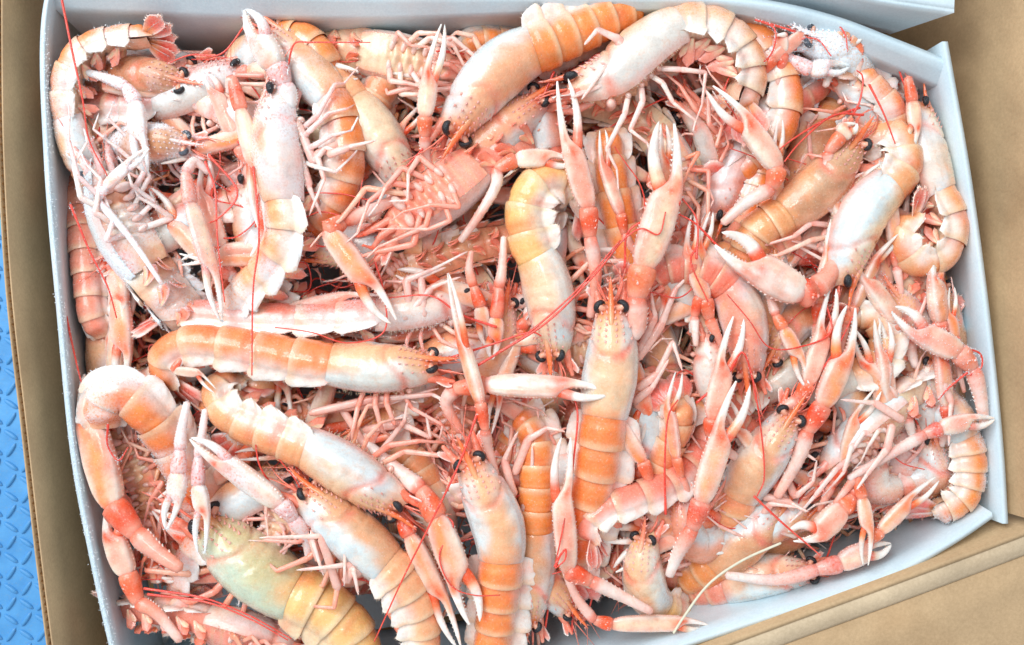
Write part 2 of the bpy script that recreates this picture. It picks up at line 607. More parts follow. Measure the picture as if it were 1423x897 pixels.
# ================================================================== LANGOUSTINES
class Spine:
    def __init__(self, pts, roll):
        p = catmull(pts, 160)
        for _ in range(6):
            p[1:-1] = .25 * p[:-2] + .5 * p[1:-1] + .25 * p[2:]
        d = np.concatenate([[0], np.cumsum(np.linalg.norm(np.diff(p, axis=0), axis=1))])
        self.L = d[-1]
        self.s = np.linspace(0, self.L, 240)
        self.p = np.stack([np.interp(self.s, d, p[:, k]) for k in range(3)], -1)
        T = nrm(np.gradient(self.p, axis=0))
        f = -T
        # side vector by transport of the horizontal normal
        Ls = []
        last = None
        for k in range(len(f)):
            h = np.array([f[k, 0], f[k, 1], 0])
            m = np.linalg.norm(h)
            l = np.cross(UP, f[k])
            if last is not None:
                tr = last - f[k] * (last @ f[k])
                wgt = min(1, max(0, (m - .25) / .4))
                l = nrm(nrm(tr) * (1 - wgt) + nrm(l) * wgt if m > 1e-3 else tr)
            l = nrm(l - f[k] * (l @ f[k]))
            Ls.append(l)
            last = l
        self.f = f
        L_ = np.array(Ls)
        D0 = np.cross(f, L_)
        r0, r1 = roll if isinstance(roll, tuple) else (roll, roll)
        ph = np.radians(np.linspace(r0, r1, len(f)))[:, None]
        self.d = np.cos(ph) * D0 + np.sin(ph) * L_
        self.l = np.cos(ph) * L_ - np.sin(ph) * D0

    def at(self, s):
        s = np.asarray(s, float)
        sc = np.clip(s, 0, self.L)
        g = lambda a: np.stack([np.interp(sc, self.s, a[:, k]) for k in range(3)], -1)
        p, f, d, l = g(self.p), nrm(g(self.f)), nrm(g(self.d)), nrm(g(self.l))
        ext = (s - sc)[..., None]
        return p - f * ext, f, d, l

def leaf(mb, base, ax, side, nor, length, width, curl, c0, c1, c2, frost=0, fringe=True, seed=0, nu=10, nv=9, thick=1.6, tipw=.75):
    """flat paddle with thickness: c0 root colour, c1 middle, c2 margin"""
    u = np.linspace(0, 1, nu)
    v = np.linspace(-1, 1, nv)
    prof = np.sin(np.clip(.12 + u * .95, 0, 1) ** tipw * np.pi * .5) * np.sqrt(np.clip(1 - np.clip((u - .72) / .29, 0, 1) ** 2.2, 0.02, 1))
    U, Vv = np.meshgrid(u, v, indexing='ij')
    w = prof[:, None] * width * .5 * Vv
    z = curl * length * (U ** 2) * .5 + .10 * width * (1 - Vv ** 2) + .02 * width * np.cos(Vv * 9)
    x = U * length * (1 - .06 * Vv ** 2)
    Vt = base + x[..., None] * ax + w[..., None] * side + z[..., None] * nor
    edge = np.maximum(np.abs(Vv) ** 3, U ** 5)
    col = mixc(mixc(c0, c1, sstep(.15, .5, U)), c2, edge * .9)
    col = np.concatenate([col, (frost * sstep(.3, 1, edge))[..., None]], -1)
    mb.grid(Vt, col)
    mb.grid((Vt - nor * thick)[:, ::-1], col[:, ::-1])
    # rim joining both faces
    ring = np.concatenate([Vt[:, 0], Vt[-1, 1:-1], Vt[::-1, -1]])
    rc = np.concatenate([col[:, 0], col[-1, 1:-1], col[::-1, -1]])
    mb.grid(np.stack([ring, ring - nor * thick]), np.stack([rc, rc]))
    if fringe:
        rr = random.Random(seed)
        for k in range(nu // 2, len(ring) - nu // 2):
            for _ in range(2):
                p = ring[k] - nor * thick * .5 + side * rr.gauss(0, 1.0)
                q = p - (base + ax * length * .45)
                mb.cone(p - nrm(q) * 1.5, q + nor * rr.gauss(0, 6), rr.uniform(4, 8) * width / 34, .8, np.append(c2, frost), 3)

def joint_path(pts, n=5):
    """polyline kept angular but with softened knees"""
    pts = [np.asarray(p, float) for p in pts]
    out = []
    for i in range(len(pts) - 1):
        a, b = pts[i], pts[i + 1]
        for t in ((.0, .07, .3, .6, .93) if i < len(pts) - 2 else (.0, .07, .3, .6, .85, 1.0)):
            out.append(a * (1 - t) + b * t)
    return np.array(out)

_wy = np.array([P(0, y, 0)[1] for y in (1000, 897, 770, 640, 430, 226, 30, -60)])
_wl = np.array([P(x, 0, 0)[0] for x in (196, 174, 146, 122, 100, 84, 80, 88)])
_wr = np.array([P(x, 0, 0)[0] for x in (1380, 1380, 1378, 1372, 1350, 1322, 1296, 1290)])
def inside(p):
    p = np.array(p, float)
    lo, hi = np.interp(p[..., 1], _wy, _wl), np.interp(p[..., 1], _wy, _wr)
    p[..., 0] = np.clip(p[..., 0], lo + 5, hi - 8 + np.minimum(0, p[..., 2]) * .1)
    p[..., 1] = np.minimum(p[..., 1], 405)
    return p

def build_leg(root, o, pts, r0, c_in, c_out, frost=0, hair=0, blade=False):
    p = joint_path([inside(q) for q in pts])
    m = len(p)
    u = np.linspace(0, 1, m)
    seg = np.arange(m) % 5
    rad = r0 * np.interp(u, [0, .10, .32, .6, 1], [.75, 1.2, 1.15, .66, .28]) * np.where((seg == 1) | (seg == 4), 1.1, np.where(seg == 0, .88, 1.0))
    rad[-1] *= .35
    if blade:
        rad = r0 * np.interp(u, [0, .1, .5, .85, 1], [.7, 1.1, 1.05, .7, .2])
    col = mixc(c_in, c_out, u)
    knee = (0 if blade else 1) * np.where((seg == 0) | (seg == 4), 1.0, 0) * (u > .05) * (u < .95)
    col = mixc(col, C['ored'], .32 * knee)
    col = np.concatenate([col, np.full((m, 1), frost)], -1)
    mb = MB()
    bend = np.sin(u * 9 + p[0, 0]) * r0 * .10
    p = p + bend[:, None] * nrm(np.cross(p[-1] - p[0], UP) + 1e-6)
    mb.tube(p, rad, col, 8, flat=.62)
    rq = random.Random(int(abs(p[0, 0] * 13 + p[-1, 1] * 7)))
    for k in range(12):
        i = rq.randrange(m // 3, m - 1)
        q = p[i] + (p[i + 1] - p[i]) * rq.random()
        mb.cone(q, np.array([rq.gauss(0, 1), rq.gauss(0, 1), rq.gauss(.1, .5)]) + nrm(p[i + 1] - p[i]), rq.uniform(2.5, 5) + rad[i], .5, col[i], 3)
    if hair:
        rr = random.Random(int(p[0, 0] * 7))
        for k in range(hair):
            i = rr.randrange(m // 3, m - 1)
            q = p[i] * (t := rr.random()) + p[i + 1] * (1 - t)
            mb.cone(q, [rr.gauss(0, 1), rr.gauss(0, 1), rr.gauss(.3, .6)], rr.uniform(3, 7), .6, col[i], 3)
    return mb.build('leg', M['limb'], root, o)

def build_claw(root, o, pts, w, opn=10, tw=0, flip=1, frost=0, tint='peach', seed=0, teeth=True):
    rr = random.Random(seed)
    w = w * rr.uniform(.70, .94)
    Q = [np.asarray(p, float) for p in pts]
    ps, base, tip = Q[-3], Q[-2], Q[-1]
    a = nrm(base - ps)
    n0 = UP - a * (UP @ a)
    if np.linalg.norm(n0) < .1:
        n0 = np.array([0, 1., 0]) - a * a[1]
    n0 = nrm(n0)
    b0 = np.cross(n0, a)
    t_ = R(tw)
    n = n0 * math.cos(t_) + b0 * math.sin(t_)
    b = np.cross(n, a) * flip
    L = np.linalg.norm(base - ps)
    W, Hh = w * .5, w * .33
    tintc = C[tint]
    # palm and fixed finger in one tapering piece; the outer edge runs on into the finger
    fl = np.linalg.norm(tip - base)
    tb = L / (L + fl)
    nu, nv = 30, 24
    u = np.linspace(0, 1, nu)
    tf = tb + (1 - tb) * .12
    out = np.interp(u, [0, .05 * tb, .2 * tb, .55 * tb, tb, tb + .35 * (1 - tb), tb + .75 * (1 - tb), 1], [.46, .66, .90, 1.0, .90, .72, .44, .12])
    inn = np.interp(u, [0, .05 * tb, .2 * tb, .55 * tb, tb * .94, tf, tb + .55 * (1 - tb), 1], [.46, .66, .88, .98, .90, -.10, -.10, .03])
    hh = np.interp(u, [0, .05 * tb, .25 * tb, .6 * tb, tb, tf, tb + .6 * (1 - tb), .985, 1], [.60, .78, .98, 1.0, .88, .62, .40, .14, .05])
    for _ in range(2):
        for arr in (out, inn, hh):
            arr[1:-1] = .25 * arr[:-2] + .5 * arr[1:-1] + .25 * arr[2:]
    path = np.where((u < tb)[:, None], ps + (u / tb)[:, None] * (base - ps), base + ((u - tb) / (1 - tb))[:, None] * (tip - base))
    bow = w * .06 * np.sin(np.pi * u)
    ang = np.linspace(0, 2 * np.pi, nv, endpoint=False)
    ca, sa = np.cos(ang), np.sin(ang)
    ex = .80
    cx = np.sign(ca) * np.abs(ca) ** ex
    sy = np.sign(sa) * np.abs(sa) ** ex
    ridge = 1 + .07 * np.exp(-((np.abs(ca) - .72) / .12) ** 2)
    cen, hw = (out - inn) / 2, (out + inn) / 2
    V = path[:, None] + (W * (cen[:, None] + hw[:, None] * (cx * ridge)[None]) + bow[:, None])[..., None] * b + (hh[:, None] * Hh * (sy * ridge)[None])[..., None] * n
    UU = np.repeat(u[:, None], nv, 1)
    n1, n2 = nz(V, seed, .07), nz(V, seed + 8, .16)
    col = mixc(C['cream'] * .6 + C['white'] * .4, C['pink'], np.clip(.55 + .6 * n1, 0, 1))
    stripe = np.exp(-((ca - .10 + .25 * n2) / .36) ** 2)
    col = mixc(col, tintc, np.clip(stripe * (.75 + .4 * n1), 0, 1))
    col = mixc(col, C['white'], .7 * np.exp(-((np.abs(ca) - .82) / .14) ** 2) * np.ones((nu, 1)))
    col = mixc(col, C['ored'], np.clip((.8 + .9 * n2) * np.exp(-((UU - tb - .02) / .10) ** 2) * (.35 + .65 * stripe), 0, 1))
    col = mixc(col, C['ored'], .7 * sstep(.07, 0, UU))
    col = mixc(col, C['white'], sstep(tb + .18 * (1 - tb), tb + .5 * (1 - tb), UU + .05 * n2))
    fr = np.clip(frost * (.6 + .8 * nz(V, seed + 3, .1)), 0, 1)
    mb = MB()
    mb.grid(V, np.concatenate([col, fr[..., None]], -1), closed=True)
    for ring, pc, cc_ in ((V[0], ps - a * W * .2, C['ored']), (V[-1], V[-1].mean(0), C['white'])):
        k = mb._add([pc], np.append(cc_, frost))
        oo = mb._add(ring, np.append(cc_, frost))
        i = np.arange(nv)
        mb.t.append(np.stack([oo + i, oo + (i + 1) % nv, np.full(nv, k)], -1))
    if teeth:
        for sa_, sg_ in ((.1, 1), (.1, -1), (.62, .72), (.62, -.72)):
            k = max(6, int(L / (w * .15)))
            for i in range(k):
                uu = tb * (i + .8 + rr.uniform(-.2, .2)) / (k + .6)
                e = np.interp(uu, u, out if sg_ > 0 else inn) * W * .97
                hz = np.interp(uu, u, hh) * Hh
                p = ps + a * (uu / tb) * L + b * (e * sg_ + np.interp(uu, u, bow)) + n * sa_ * hz * 1.04
                d = b * sg_ + n * (sa_ + .1) + a * .7
                mb.cone(p, d, w * rr.uniform(.04, .085), w * .042, np.append(mixc(C['white'], C['pink'], rr.uniform(0, .8)), frost), 5)
    for i in range(int(nu * (tb + .12 * (1 - tb))) + 1, nu - 3):
        e = path[i] + b * (-inn[i] * W + bow[i])
        mb.cone(e, -b + a * .2, w * rr.uniform(.05, .09), w * .05, col[i, 0], 5)
    claw = mb.build('claw', M['limb'], root, o)
    m2 = MB()
    fa = nrm(tip - base)
    fb = nrm(b - fa * (b @ fa))
    fn = nrm(np.cross(fa, fb)) * flip
    om = R(opn)
    ad = fa * math.cos(om) - fb * math.sin(om)
    bd = -fb * math.cos(om) - fa * math.sin(om)
    t = np.linspace(-.10, 1, 16)
    root_p = base - b * W * .38 + b * w * .03
    pp = root_p + (t * fl)[:, None] * ad + (w * .13 * np.sin(np.clip(t, 0, 1) * np.pi) - w * .16 * np.clip(t, 0, 1) ** 2.2)[:, None] * bd
    rad = np.interp(t, [-.1, 0, .12, .5, .85, .97, 1], [.34, .44, .42, .32, .18, .09, .03]) * W
    c = mixc(mixc(C['ored'], tintc, sstep(.0, .3, t + .1 * nz(pp, seed, .2))), C['white'], sstep(.15, .45, t))
    c = np.concatenate([c, np.full((16, 1), frost)], -1)
    m2.tube(pp, rad, c, 10, ref=fn, flat=.9)
    for i in range(3, 14):
        m2.cone(pp[i] - bd * rad[i] * .85, -bd + ad * .2, w * rr.uniform(.04, .08), w * .045, c[i], 5)
    m2.build('movable_finger', M['limb'], claw, o)
    # wrist
    if len(Q) >= 4:
        cs = Q[-4]
        m3 = MB()
        t = np.linspace(0, 1, 9)
        pp = cs * (1 - t)[:, None] + (ps + a * w * .06) * t[:, None]
        rad = np.interp(t, [0, .15, .5, .8, 1], [.25, .30, .38, .42, .38]) * w
        wv = rr.random()
        c = mixc(mixc(C['ored'], C['peach'], .55 * max(0, wv - .35)), C['red'], np.clip(.7 * (1 - wv) * (.5 + .8 * nz(pp, seed, .1)), 0, 1))
        c = mixc(c, C['pink'], .9 * sstep(.48, 0, t) + .55 * sstep(.8, 1, t))
        m3.tube(pp, rad, np.concatenate([c, np.full((9, 1), frost)], -1), 14, ref=n, flat=.80)
        # soft pale blotches on the back of the wrist
        Vw = m3.v[0]
        blo = sstep(.05, .6, nz(Vw, seed + 6, .14))
        m3.c[0][:, :3] = mixc(m3.c[0][:, :3], C['pink'], blo * .55)
        ax = nrm(ps - cs)
        for i in range(12):
            al = rr.uniform(0, 6.28)
            tt = rr.uniform(.3, .95)
            rw = np.interp(tt, t, rad)
            sd = nrm(np.cross(ax, [.2, .3, 1]))
            d = sd * math.cos(al) + np.cross(ax, sd) * math.sin(al)
            m3.cone(cs * (1 - tt) + ps * tt + d * rw * .80, d + ax * .9, w * .12, w * .045, np.append(mixc(C['ored'], C['white'], rr.uniform(.1, .6)), frost), 5)
        m3.build('wrist', M['limb'], claw, o)
    if len(Q) >= 5:
        ar = catmull(Q[:-3], 14)
        m = len(ar)
        t = np.linspace(0, 1, m)
        m4 = MB()
        rad = np.interp(t, [0, .08, .5, .85, 1], [.17, .19, .25, .32, .27]) * w
        c = mixc(C['white'], C['pink'], np.clip(.55 + .5 * nz(ar, seed + 1, .05), 0, 1))
        c = mixc(c, C['ored'], .8 * sstep(.82, .97, t))
        m4.tube(ar, rad, np.concatenate([c, np.full((m, 1), frost)], -1), 12, flat=.85)
        T = nrm(ar[-1] - ar[0])
        sd = nrm(np.cross(UP, T))
        for i in range(7):
            for sg in (-1, 1):
                k = int((.35 + .08 * i) * m)
                k = min(k, m - 1)
                m4.cone(ar[k] + sd * sg * rad[k] * .9, sd * sg + T * .8, w * .1, w * .04, np.append(C['white'], frost), 4)
        m4.build('arm', M['limb'], claw, o)
    return claw

def build_antenna(root, o, pts, r=1.7, col=None):
    p = catmull(np.array(pts), 46)
    m = len(p)
    rad = r * np.interp(np.linspace(0, 1, m), [0, .1, 1], [1.15, 1, .55])
    c = np.tile(C['antenna'] if col is None else col, (m, 1))
    c = mixc(c, C['hotpink'], .25 + .25 * nz(p, int(abs(p[0, 0])) + 5, .05))
    mb = MB()
    mb.tube(p, rad, c, 6)
    return mb.build('antenna', M['limb'], root, o)

PAL = dict(
    orange=dict(top='orange', car='shellpeach', side='paleblue', pl='white', leg='pink', belly='cream'),
    peach=dict(top='peach', car='tan', side='paleblue', pl='white', leg='pink', belly='cream'),
    pink=dict(top='rose', car='pink', side='paleblue', pl='white', leg='pink', belly='pink'),
    amber=dict(top='amber', car='brown', side='tan', pl='pink', leg='pink', belly='tan'),
    green=dict(top='yellow', car='green', side='glass', pl='cream', leg='pink', belly='cream'),
    pale=dict(top='peach', car='cream', side='paleblue', pl='white', leg='white', belly='cream'),
    yellow=dict(top='yellow', car='cream', side='paleblue', pl='white', leg='pink', belly='cream'),
    brown=dict(top='brown', car='brown', side='tan', pl='pink', leg='rose', belly='tan'))

def langoustine(label, pts, w, roll=0, pal='orange', frost=0.0, claws=(), antennae=None, legs=None, lc=1.95, group=None, seed=0,
                eyes=True, fan=1.0, fancurl=-.4, lod=1.0, autolegs=True, plift=0.0, fanc='hotpink', fantw=0):
    rr = random.Random(seed * 17 + 5)
    w = w * .89
    pl = PAL[pal]
    ctr = [P(*p) for p in pts]
    # reach the full body length even when the trace stops where the body dives out of view
    need = w * (lc + 2.15)
    got = sum(np.linalg.norm(ctr[i + 1] - ctr[i]) for i in range(len(ctr) - 1))
    if got < need * .93:
        t = nrm(ctr[-1] - ctr[-2])
        t = nrm(np.array([t[0], t[1], min(t[2], 0) - .55]))
        ctr.append(ctr[-1] + t * (need - got))
        ctr[-1][2] = max(ctr[-1][2], -195)
    sp = Spine(ctr, roll)
    o = ctr[min(2, len(ctr) - 1)].copy()
    o[2] = min(c[2] for c in ctr) - .4 * w
    global COLLECT
    COLLECT = [] if frost > .1 else None
    root = empty('langoustine', o)
    tag(root, label, 'langoustine', group or 'langoustines packed in the tray')
    Lc = min(w * lc, sp.L * .52)
    r0 = roll if not isinstance(roll, tuple) else roll[0]
    sm = M['shell']
    W = w * .5
    top, car, side, plc = C[pl['top']], C[pl['car']], C[pl['side']], C[pl['pl']]
    v1, v2 = rr.random() ** 2, rr.random() ** 2
    top = mixc(top, C[rr.choice(['rose', 'amber', 'cream', 'ored'])], .30 * v1)
    car = mixc(car, C[rr.choice(['brown', 'tan', 'cream', 'rose'])], .65 * v2)
    side = mixc(side, C[rr.choice(['cream', 'pink', 'paleblue'])], (0 if pal in ('orange', 'green', 'yellow') else .5) * rr.random())
    if pal == 'green':
        car, top = C['green'], C['yellow']
    fr_pts = []

    def bodycol(V, base, fr):
        f = np.clip(fr * 2.0 * sstep(-.35, .5, nz(V, seed + 31, .05) + .5 * fr) + np.zeros(V.shape[:-1]), 0, 1)
        return np.concatenate([base, f[..., None]], -1)

    # ---- carapace
    nu, nv = int(44 * lod), int(46 * lod)
    u = np.linspace(0, 1.06, nu)
    th = np.linspace(-R(128), R(128), nv)
    U, TH = np.meshgrid(u, th, indexing='ij')
    A = np.abs(TH)
    sv = Lc * (1 - U) + (A / R(128)) ** 2 * w * (.10 if abs(roll if not isinstance(roll, tuple) else roll[0]) < 105 else -.02) * (1 - U) - sstep(R(50), R(115), A) * w * .08 * sstep(.75, 1, U)
    C0, f, d, l = sp.at(sv)
    wf = np.interp(U, [0, .04, .12, .35, .55, .72, .88, 1.0, 1.06], [.82, .87, .93, 1.0, .97, .86, .66, .46, .28])
    hf = np.interp(U, [0, .04, .15, .4, .6, .8, .92, 1.0, 1.06], [.80, .85, .92, 1.0, .96, .84, .68, .48, .26])
    # grooves
    g1 = .56 + .20 * sstep(R(10), R(85), A)
    gro = np.exp(-((U - g1) / .018) ** 2) * .085
    g2 = .40 + .10 * sstep(R(15), R(70), A)
    gro = gro + np.exp(-((U - g2) / .022) ** 2) * .040 * sstep(R(75), R(40), A)
    gro = gro + np.exp(-((A - R(66 + 0)) / R(3.2)) ** 2) * .034 * sstep(.02, .1, U) * sstep(.72, .6, U)
    gro = gro - np.exp(-(TH / R(4)) ** 2) * .035 * sstep(.55, .75, U)
    gro = gro - np.exp(-((U - .02) / .018) ** 2) * .02
    swell = .035 * np.exp(-((U - .30) / .16) ** 2) * np.exp(-((A - R(60)) / R(25)) ** 2) + .05 * np.exp(-((U - .72) / .07) ** 2) * np.exp(-((A - R(38)) / R(22)) ** 2)
    rad = 1 - gro + swell
    sx = np.sin(TH) * np.where(A > R(90), .99, 1.0)
    cz = np.cos(TH) * np.where(A > R(90), 1.05, 1.0)
    V = C0 + (W * wf * rad * sx)[..., None] * l + (W * .98 * hf * rad * cz)[..., None] * d
    nn = nz(V, seed, .045)
    nn2 = nz(V, seed + 9, .11)
    colr = mixc(car, side, np.clip(sstep(R(16), R(62), A + .42 * nn + .16 * nn2) * .95, 0, 1))
    colr = mixc(colr, C['peach'], np.clip(.6 * sstep(.15, .8, nz(V, seed + 22, .05)), 0, 1) * sstep(R(75), R(45), A))
    colr = mixc(colr, C['cream'], np.clip(.4 * sstep(.1, .8, nz(V, seed + 14, .03)), 0, 1))
    colr = mixc(colr, C['white'], .35 * sstep(.2, .9, nn) * sstep(R(40), R(80), A))
    colr = mixc(colr, C['rose'], np.clip(.85 * np.exp(-((U - g1 + .01) / .05) ** 2) * (.55 + .7 * nn2), 0, 1))
    colr = mixc(colr, top, np.clip(.75 * sstep(.82, 1.0, U) + .55 * sstep(.12, .02, U) * sstep(R(80), R(30), A), 0, 1))
    colr = mixc(colr, C['ored'], np.clip(.55 * sstep(.86, 1.0, U) * np.exp(-((A - R(22)) / R(14)) ** 2), 0, 1))
    colr = mixc(colr, C['pink'], .6 * sstep(R(100), R(125), A))
    mb = MB()
    mb.grid(V, bodycol(V, colr, frost))
    fr_pts.append(V.reshape(-1, 3))
    # rows of small spines before the groove
    for sg in (-1, 1):
        for (thd, n_) in ((12, 6), (30, 5), (52, 3)):
            for i in range(n_):
                uu = .66 + .32 * (i + .5) / n_
                p, f_, d_, l_ = sp.at(Lc * (1 - uu))
                wi = np.interp(uu, [.6, .8, .92, 1.0], [.96, .84, .70, .54]) * W
                p = p + wi * (math.sin(R(thd)) * l_ * sg + math.cos(R(thd)) * .98 * d_)
                mb.cone(p, d_ * .6 + f_ * .9 + l_ * sg * .3, w * .075, w * .026, np.append(mixc(C['ored'], C['white'], .4), frost), 4)
    if lod >= 1:
        for k in range(6, nu - 4):
            for e in (0, nv - 1):
                for _ in range(2):
                    mb.cone(V[k, e] + np.array([rr.gauss(0, 1.5), rr.gauss(0, 1.5), 0]), nrm(V[k, e] - V[k, nv // 2]) + np.array([rr.gauss(0, .4), rr.gauss(0, .4), .3]), rr.uniform(3, 7), .55, np.append(C['cream'], frost), 3)
    mb.build('carapace', sm, root, o)
    # ---- underside of the carapace with leg bases
    vv = np.linspace(-1, 1, 13)
    uu = np.linspace(.02, 1.06, 60)
    UU, VV = np.meshgrid(uu, vv, indexing='ij')
    C1, f, d, l = sp.at(Lc * (1 - UU))
    wf1 = np.interp(UU, [0, .12, .35, .55, .72, .88, 1.0, 1.06], [.82, .93, 1.0, .97, .86, .66, .46, .28])
    wx = math.sin(R(128)) * W * wf1 * VV * .99
    dz = -W * .62 * wf1 - W * .10 * (1 - VV ** 2) + W * .10 * np.cos((UU - .34 + .05 * np.abs(VV)) / .105 * 2 * np.pi) * (1 - np.abs(VV)) * sstep(.25, .35, UU) - W * .09 * np.exp(-(VV / .14) ** 2) * sstep(.25, .35, UU)
    V = C1 + wx[..., None] * l + dz[..., None] * d
    cb = mixc(C[pl['belly']], C['rose'], np.clip(.2 + .5 * nz(V, seed + 4, .09) + .5 * np.abs(VV) ** 3, 0, 1))
    cb = mixc(cb, C['tan'], .45 * np.clip(np.cos((UU - .34) / .105 * 2 * np.pi), 0, 1))
    mb = MB()
    mb.grid(V[:, ::-1], bodycol(V, cb, frost * .6)[:, ::-1])
    mb.build('underside', sm, root, o)
    belly_up = abs(r0) > 105
    coxae = []
    for i in range(5):
        for sg in (-1, 1):
            ul = .34 + .105 * i
            p, f_, d_, l_ = sp.at(Lc * (1 - ul))
            coxae.append((i, sg, p + l_ * sg * W * (.40 if i < 4 else .34) - d_ * W * .70, f_, d_, l_))
    mb = MB()
    for (i, sg, p, f_, d_, l_) in coxae:
        k = w * (.066 if i < 4 else .10)
        mb.ball(p, (f_ * k * .9 + l_ * sg * k * .5, l_ * k * 1.7, d_ * k), np.append(mixc(C['white'], C['pink'], rr.uniform(.35, .7)), frost * .5), 8, 12)
    if abs(r0) > 40:
        ob = mb.build('leg_bases', M['limb'], root, o)
        ob['kind'] = 'stuff'
    # ---- tail segments
    fanlen = w * .62 * fan
    La = sp.L - Lc
    edges = Lc + La * np.cumsum([0, .165, .18, .175, .17, .16, .15])
    nu, nv = max(8, int(14 * lod)), max(25, int(45 * lod)) | 1
    for i in range(6):
        s0, s1 = edges[i], edges[i + 1]
        ln = s1 - s0
        a_ = np.linspace(0, 1, nu)
        b_ = np.linspace(-1, 1, nv)
        Aa, Bb = np.meshgrid(a_, b_, indexing='ij')
        ab = np.abs(Bb)
        core = .70
        thx = np.clip(Bb / core, -1, 1) * R(96)
        t = np.clip((ab - core) / (1 - core), 0, 1)
        plen = W * (.0 if i == 5 else (.52 if i else .36)) * (1 - .05 * i)
        mid = .56 + .10 * t
        s = s0 - ln * .06 + ln * 1.16 * (mid + (Aa - mid) * (1 - .93 * t ** 2.6)) + t * ln * .20
        Cc, f, d, l = sp.at(s)
        tap = .88 - .045 * i - .035 * Aa
        stepf = np.interp(Aa, [0, .1, .2, .28, .4, .85, .94, 1.0], [.90, .935, .95, .93, 1.0, 1.02, 1.05, 1.01])
        ww = W * tap * stepf
        if i == 5:
            ww = ww * (1 - .30 * sstep(.45, 1, Aa))
        V = Cc + (ww * np.sin(thx))[..., None] * l + (ww * .95 * (1 - (.55 if i == 5 else 0) * sstep(.5, 1, Aa)) * np.cos(thx))[..., None] * d
        sgn = np.sign(Bb)
        flare = .24 + plift
        V = V - (plen * t)[..., None] * d * (1 - .3 * plift) + (sgn * W * flare * np.sin(t * 1.9))[..., None] * l
        nn = nz(V, seed + i * 3, .06)
        band = np.clip(sstep(.70, .93, Aa) * .85 + .25 * np.exp(-((Aa - .26) / .05) ** 2), 0, 1)
        c = mixc(top, plc, np.clip(sstep(R(42), R(92), np.abs(thx) + .3 * nn) * .8 + .45 * t, 0, 1))
        c = mixc(c, mixc(C['cream'], top, .25), band * .80 * (1 - .4 * t))
        c = mixc(c, C['ored'], np.clip(.38 * sstep(.0, .7, nn) * (1 - t) * sstep(.75, .35, Aa), 0, 1))
        c = mixc(c, C['white'], .6 * sstep(.55, 1, t))
        mb = MB()
        mb.grid(V, bodycol(V, c, frost))
        if i < 5 and lod >= 1:
            jj = [k for k in range(nv) if abs(b_[k]) > .80]
            for k in jj:
                for e in (0, nu - 1):
                    if rr.random() < .8:
                        ki = nv // 2 + int(np.sign(b_[k]) * core * nv / 2)
                        dr = V[e, k] - V[nu // 2, min(max(ki, 0), nv - 1)]
                        mb.cone(V[e, k], nrm(dr) + np.array([rr.gauss(0, .25), rr.gauss(0, .25), .1]), rr.uniform(2.5, 6), .55, np.append(mixc(C['cream'], C['white'], .5), frost), 3)
        mb.build('tail_segment', sm, root, o)
        fr_pts.append(V.reshape(-1, 3))
    # belly of the tail
    uu = np.linspace(0, 1, 76)
    vv = np.linspace(-1, 1, 11)
    UU, VV = np.meshgrid(uu, vv, indexing='ij')
    Cc, f, d, l = sp.at(Lc - w * .1 + (La + w * .05) * UU)
    tap = (.89 - .25 * UU) * W
    V = Cc + (tap * VV)[..., None] * l + (-tap * (.10 + .42 * (1 - VV ** 2)) - W * .13 * np.abs(np.sin(UU * 6 * np.pi)) ** .6 * (1 - .5 * np.abs(VV)) - W * .07 * np.exp(-(VV / .16) ** 2))[..., None] * d
    cb = mixc(C[pl['belly']], C['rose'], np.clip(.2 + .3 * nz(V, seed + 2, .08), 0, 1))
    mb = MB()
    mb.grid(V[:, ::-1], bodycol(V, cb, frost * .5)[:, ::-1])
    mb.build('tail_belly', sm, root, o)
    if abs(r0) > 40:
        for i in range(5):
            for sg in (-1, 1):
                p, f_, d_, l_ = sp.at((edges[i] + edges[i + 1]) / 2)
                mb = MB()
                base = p + l_ * sg * W * .55 - d_ * W * .42
                ax = nrm(-d_ * (.40 if abs(r0) > 105 else .9) + f_ * rr.uniform(.2, .6) - l_ * sg * rr.uniform(.4, .8))
                leaf(mb, base, ax, nrm(np.cross(ax, l_)), nrm(l_ * sg), w * .52, w * .20, .5, C['cream'], C['pink'], C['rose'], frost, False, nu=7, nv=5)
                leaf(mb, base + f_ * w * .04, nrm(ax + f_ * .35), nrm(np.cross(ax, l_)), nrm(l_ * sg), w * .36, w * .12, .5, C['pink'], C['cream'], C['pink'], frost, False, nu=7, nv=5)
                mb.build('swimmeret', M['limb'], root, o)
    # ---- tail fan
    p, f_, d_, l_ = sp.at(sp.L - w * .10)
    t_ = -f_
    ft = R(fantw)
    l_, d_ = l_ * math.cos(ft) + d_ * math.sin(ft), d_ * math.cos(ft) - l_ * math.sin(ft)
    for (nm, ang, wd, ln, dz) in (('telson', 0, .40, .66, .02), ('tail_paddle', 24, .40, .70, -.03), ('tail_paddle', -24, .40, .70, -.03), ('tail_paddle', 46, .44, .68, -.07), ('tail_paddle', -46, .44, .68, -.07)):
        a = R(ang)
        ax = nrm(t_ * math.cos(a) + l_ * math.sin(a) - d_ * .15)
        sd = nrm(l_ * math.cos(a) - t_ * math.sin(a))
        nor = np.cross(ax, sd)
        if nor @ d_ < 0:
            nor = -nor
        mb = MB()
        leaf(mb, p + l_ * math.sin(a) * w * .2 + d_ * dz * w, ax, sd, nor, w * ln * fan, w * wd * fan, fancurl, mixc(top, C['cream'], .3), C[fanc], mixc(C['white'], C['pink'], .3), frost, lod >= 1, seed)
        mb.build(nm, sm, root, o)
    # ---- head: rostrum, eyes, antennal stalks
    p0, f_, d_, l_ = sp.at(0)
    mb = MB()
    t = np.linspace(0, 1, 14)
    sb = Lc * .26 - t * (Lc * .26 + w * .56)
    Cr, fr_, dr_, lr_ = sp.at(sb)
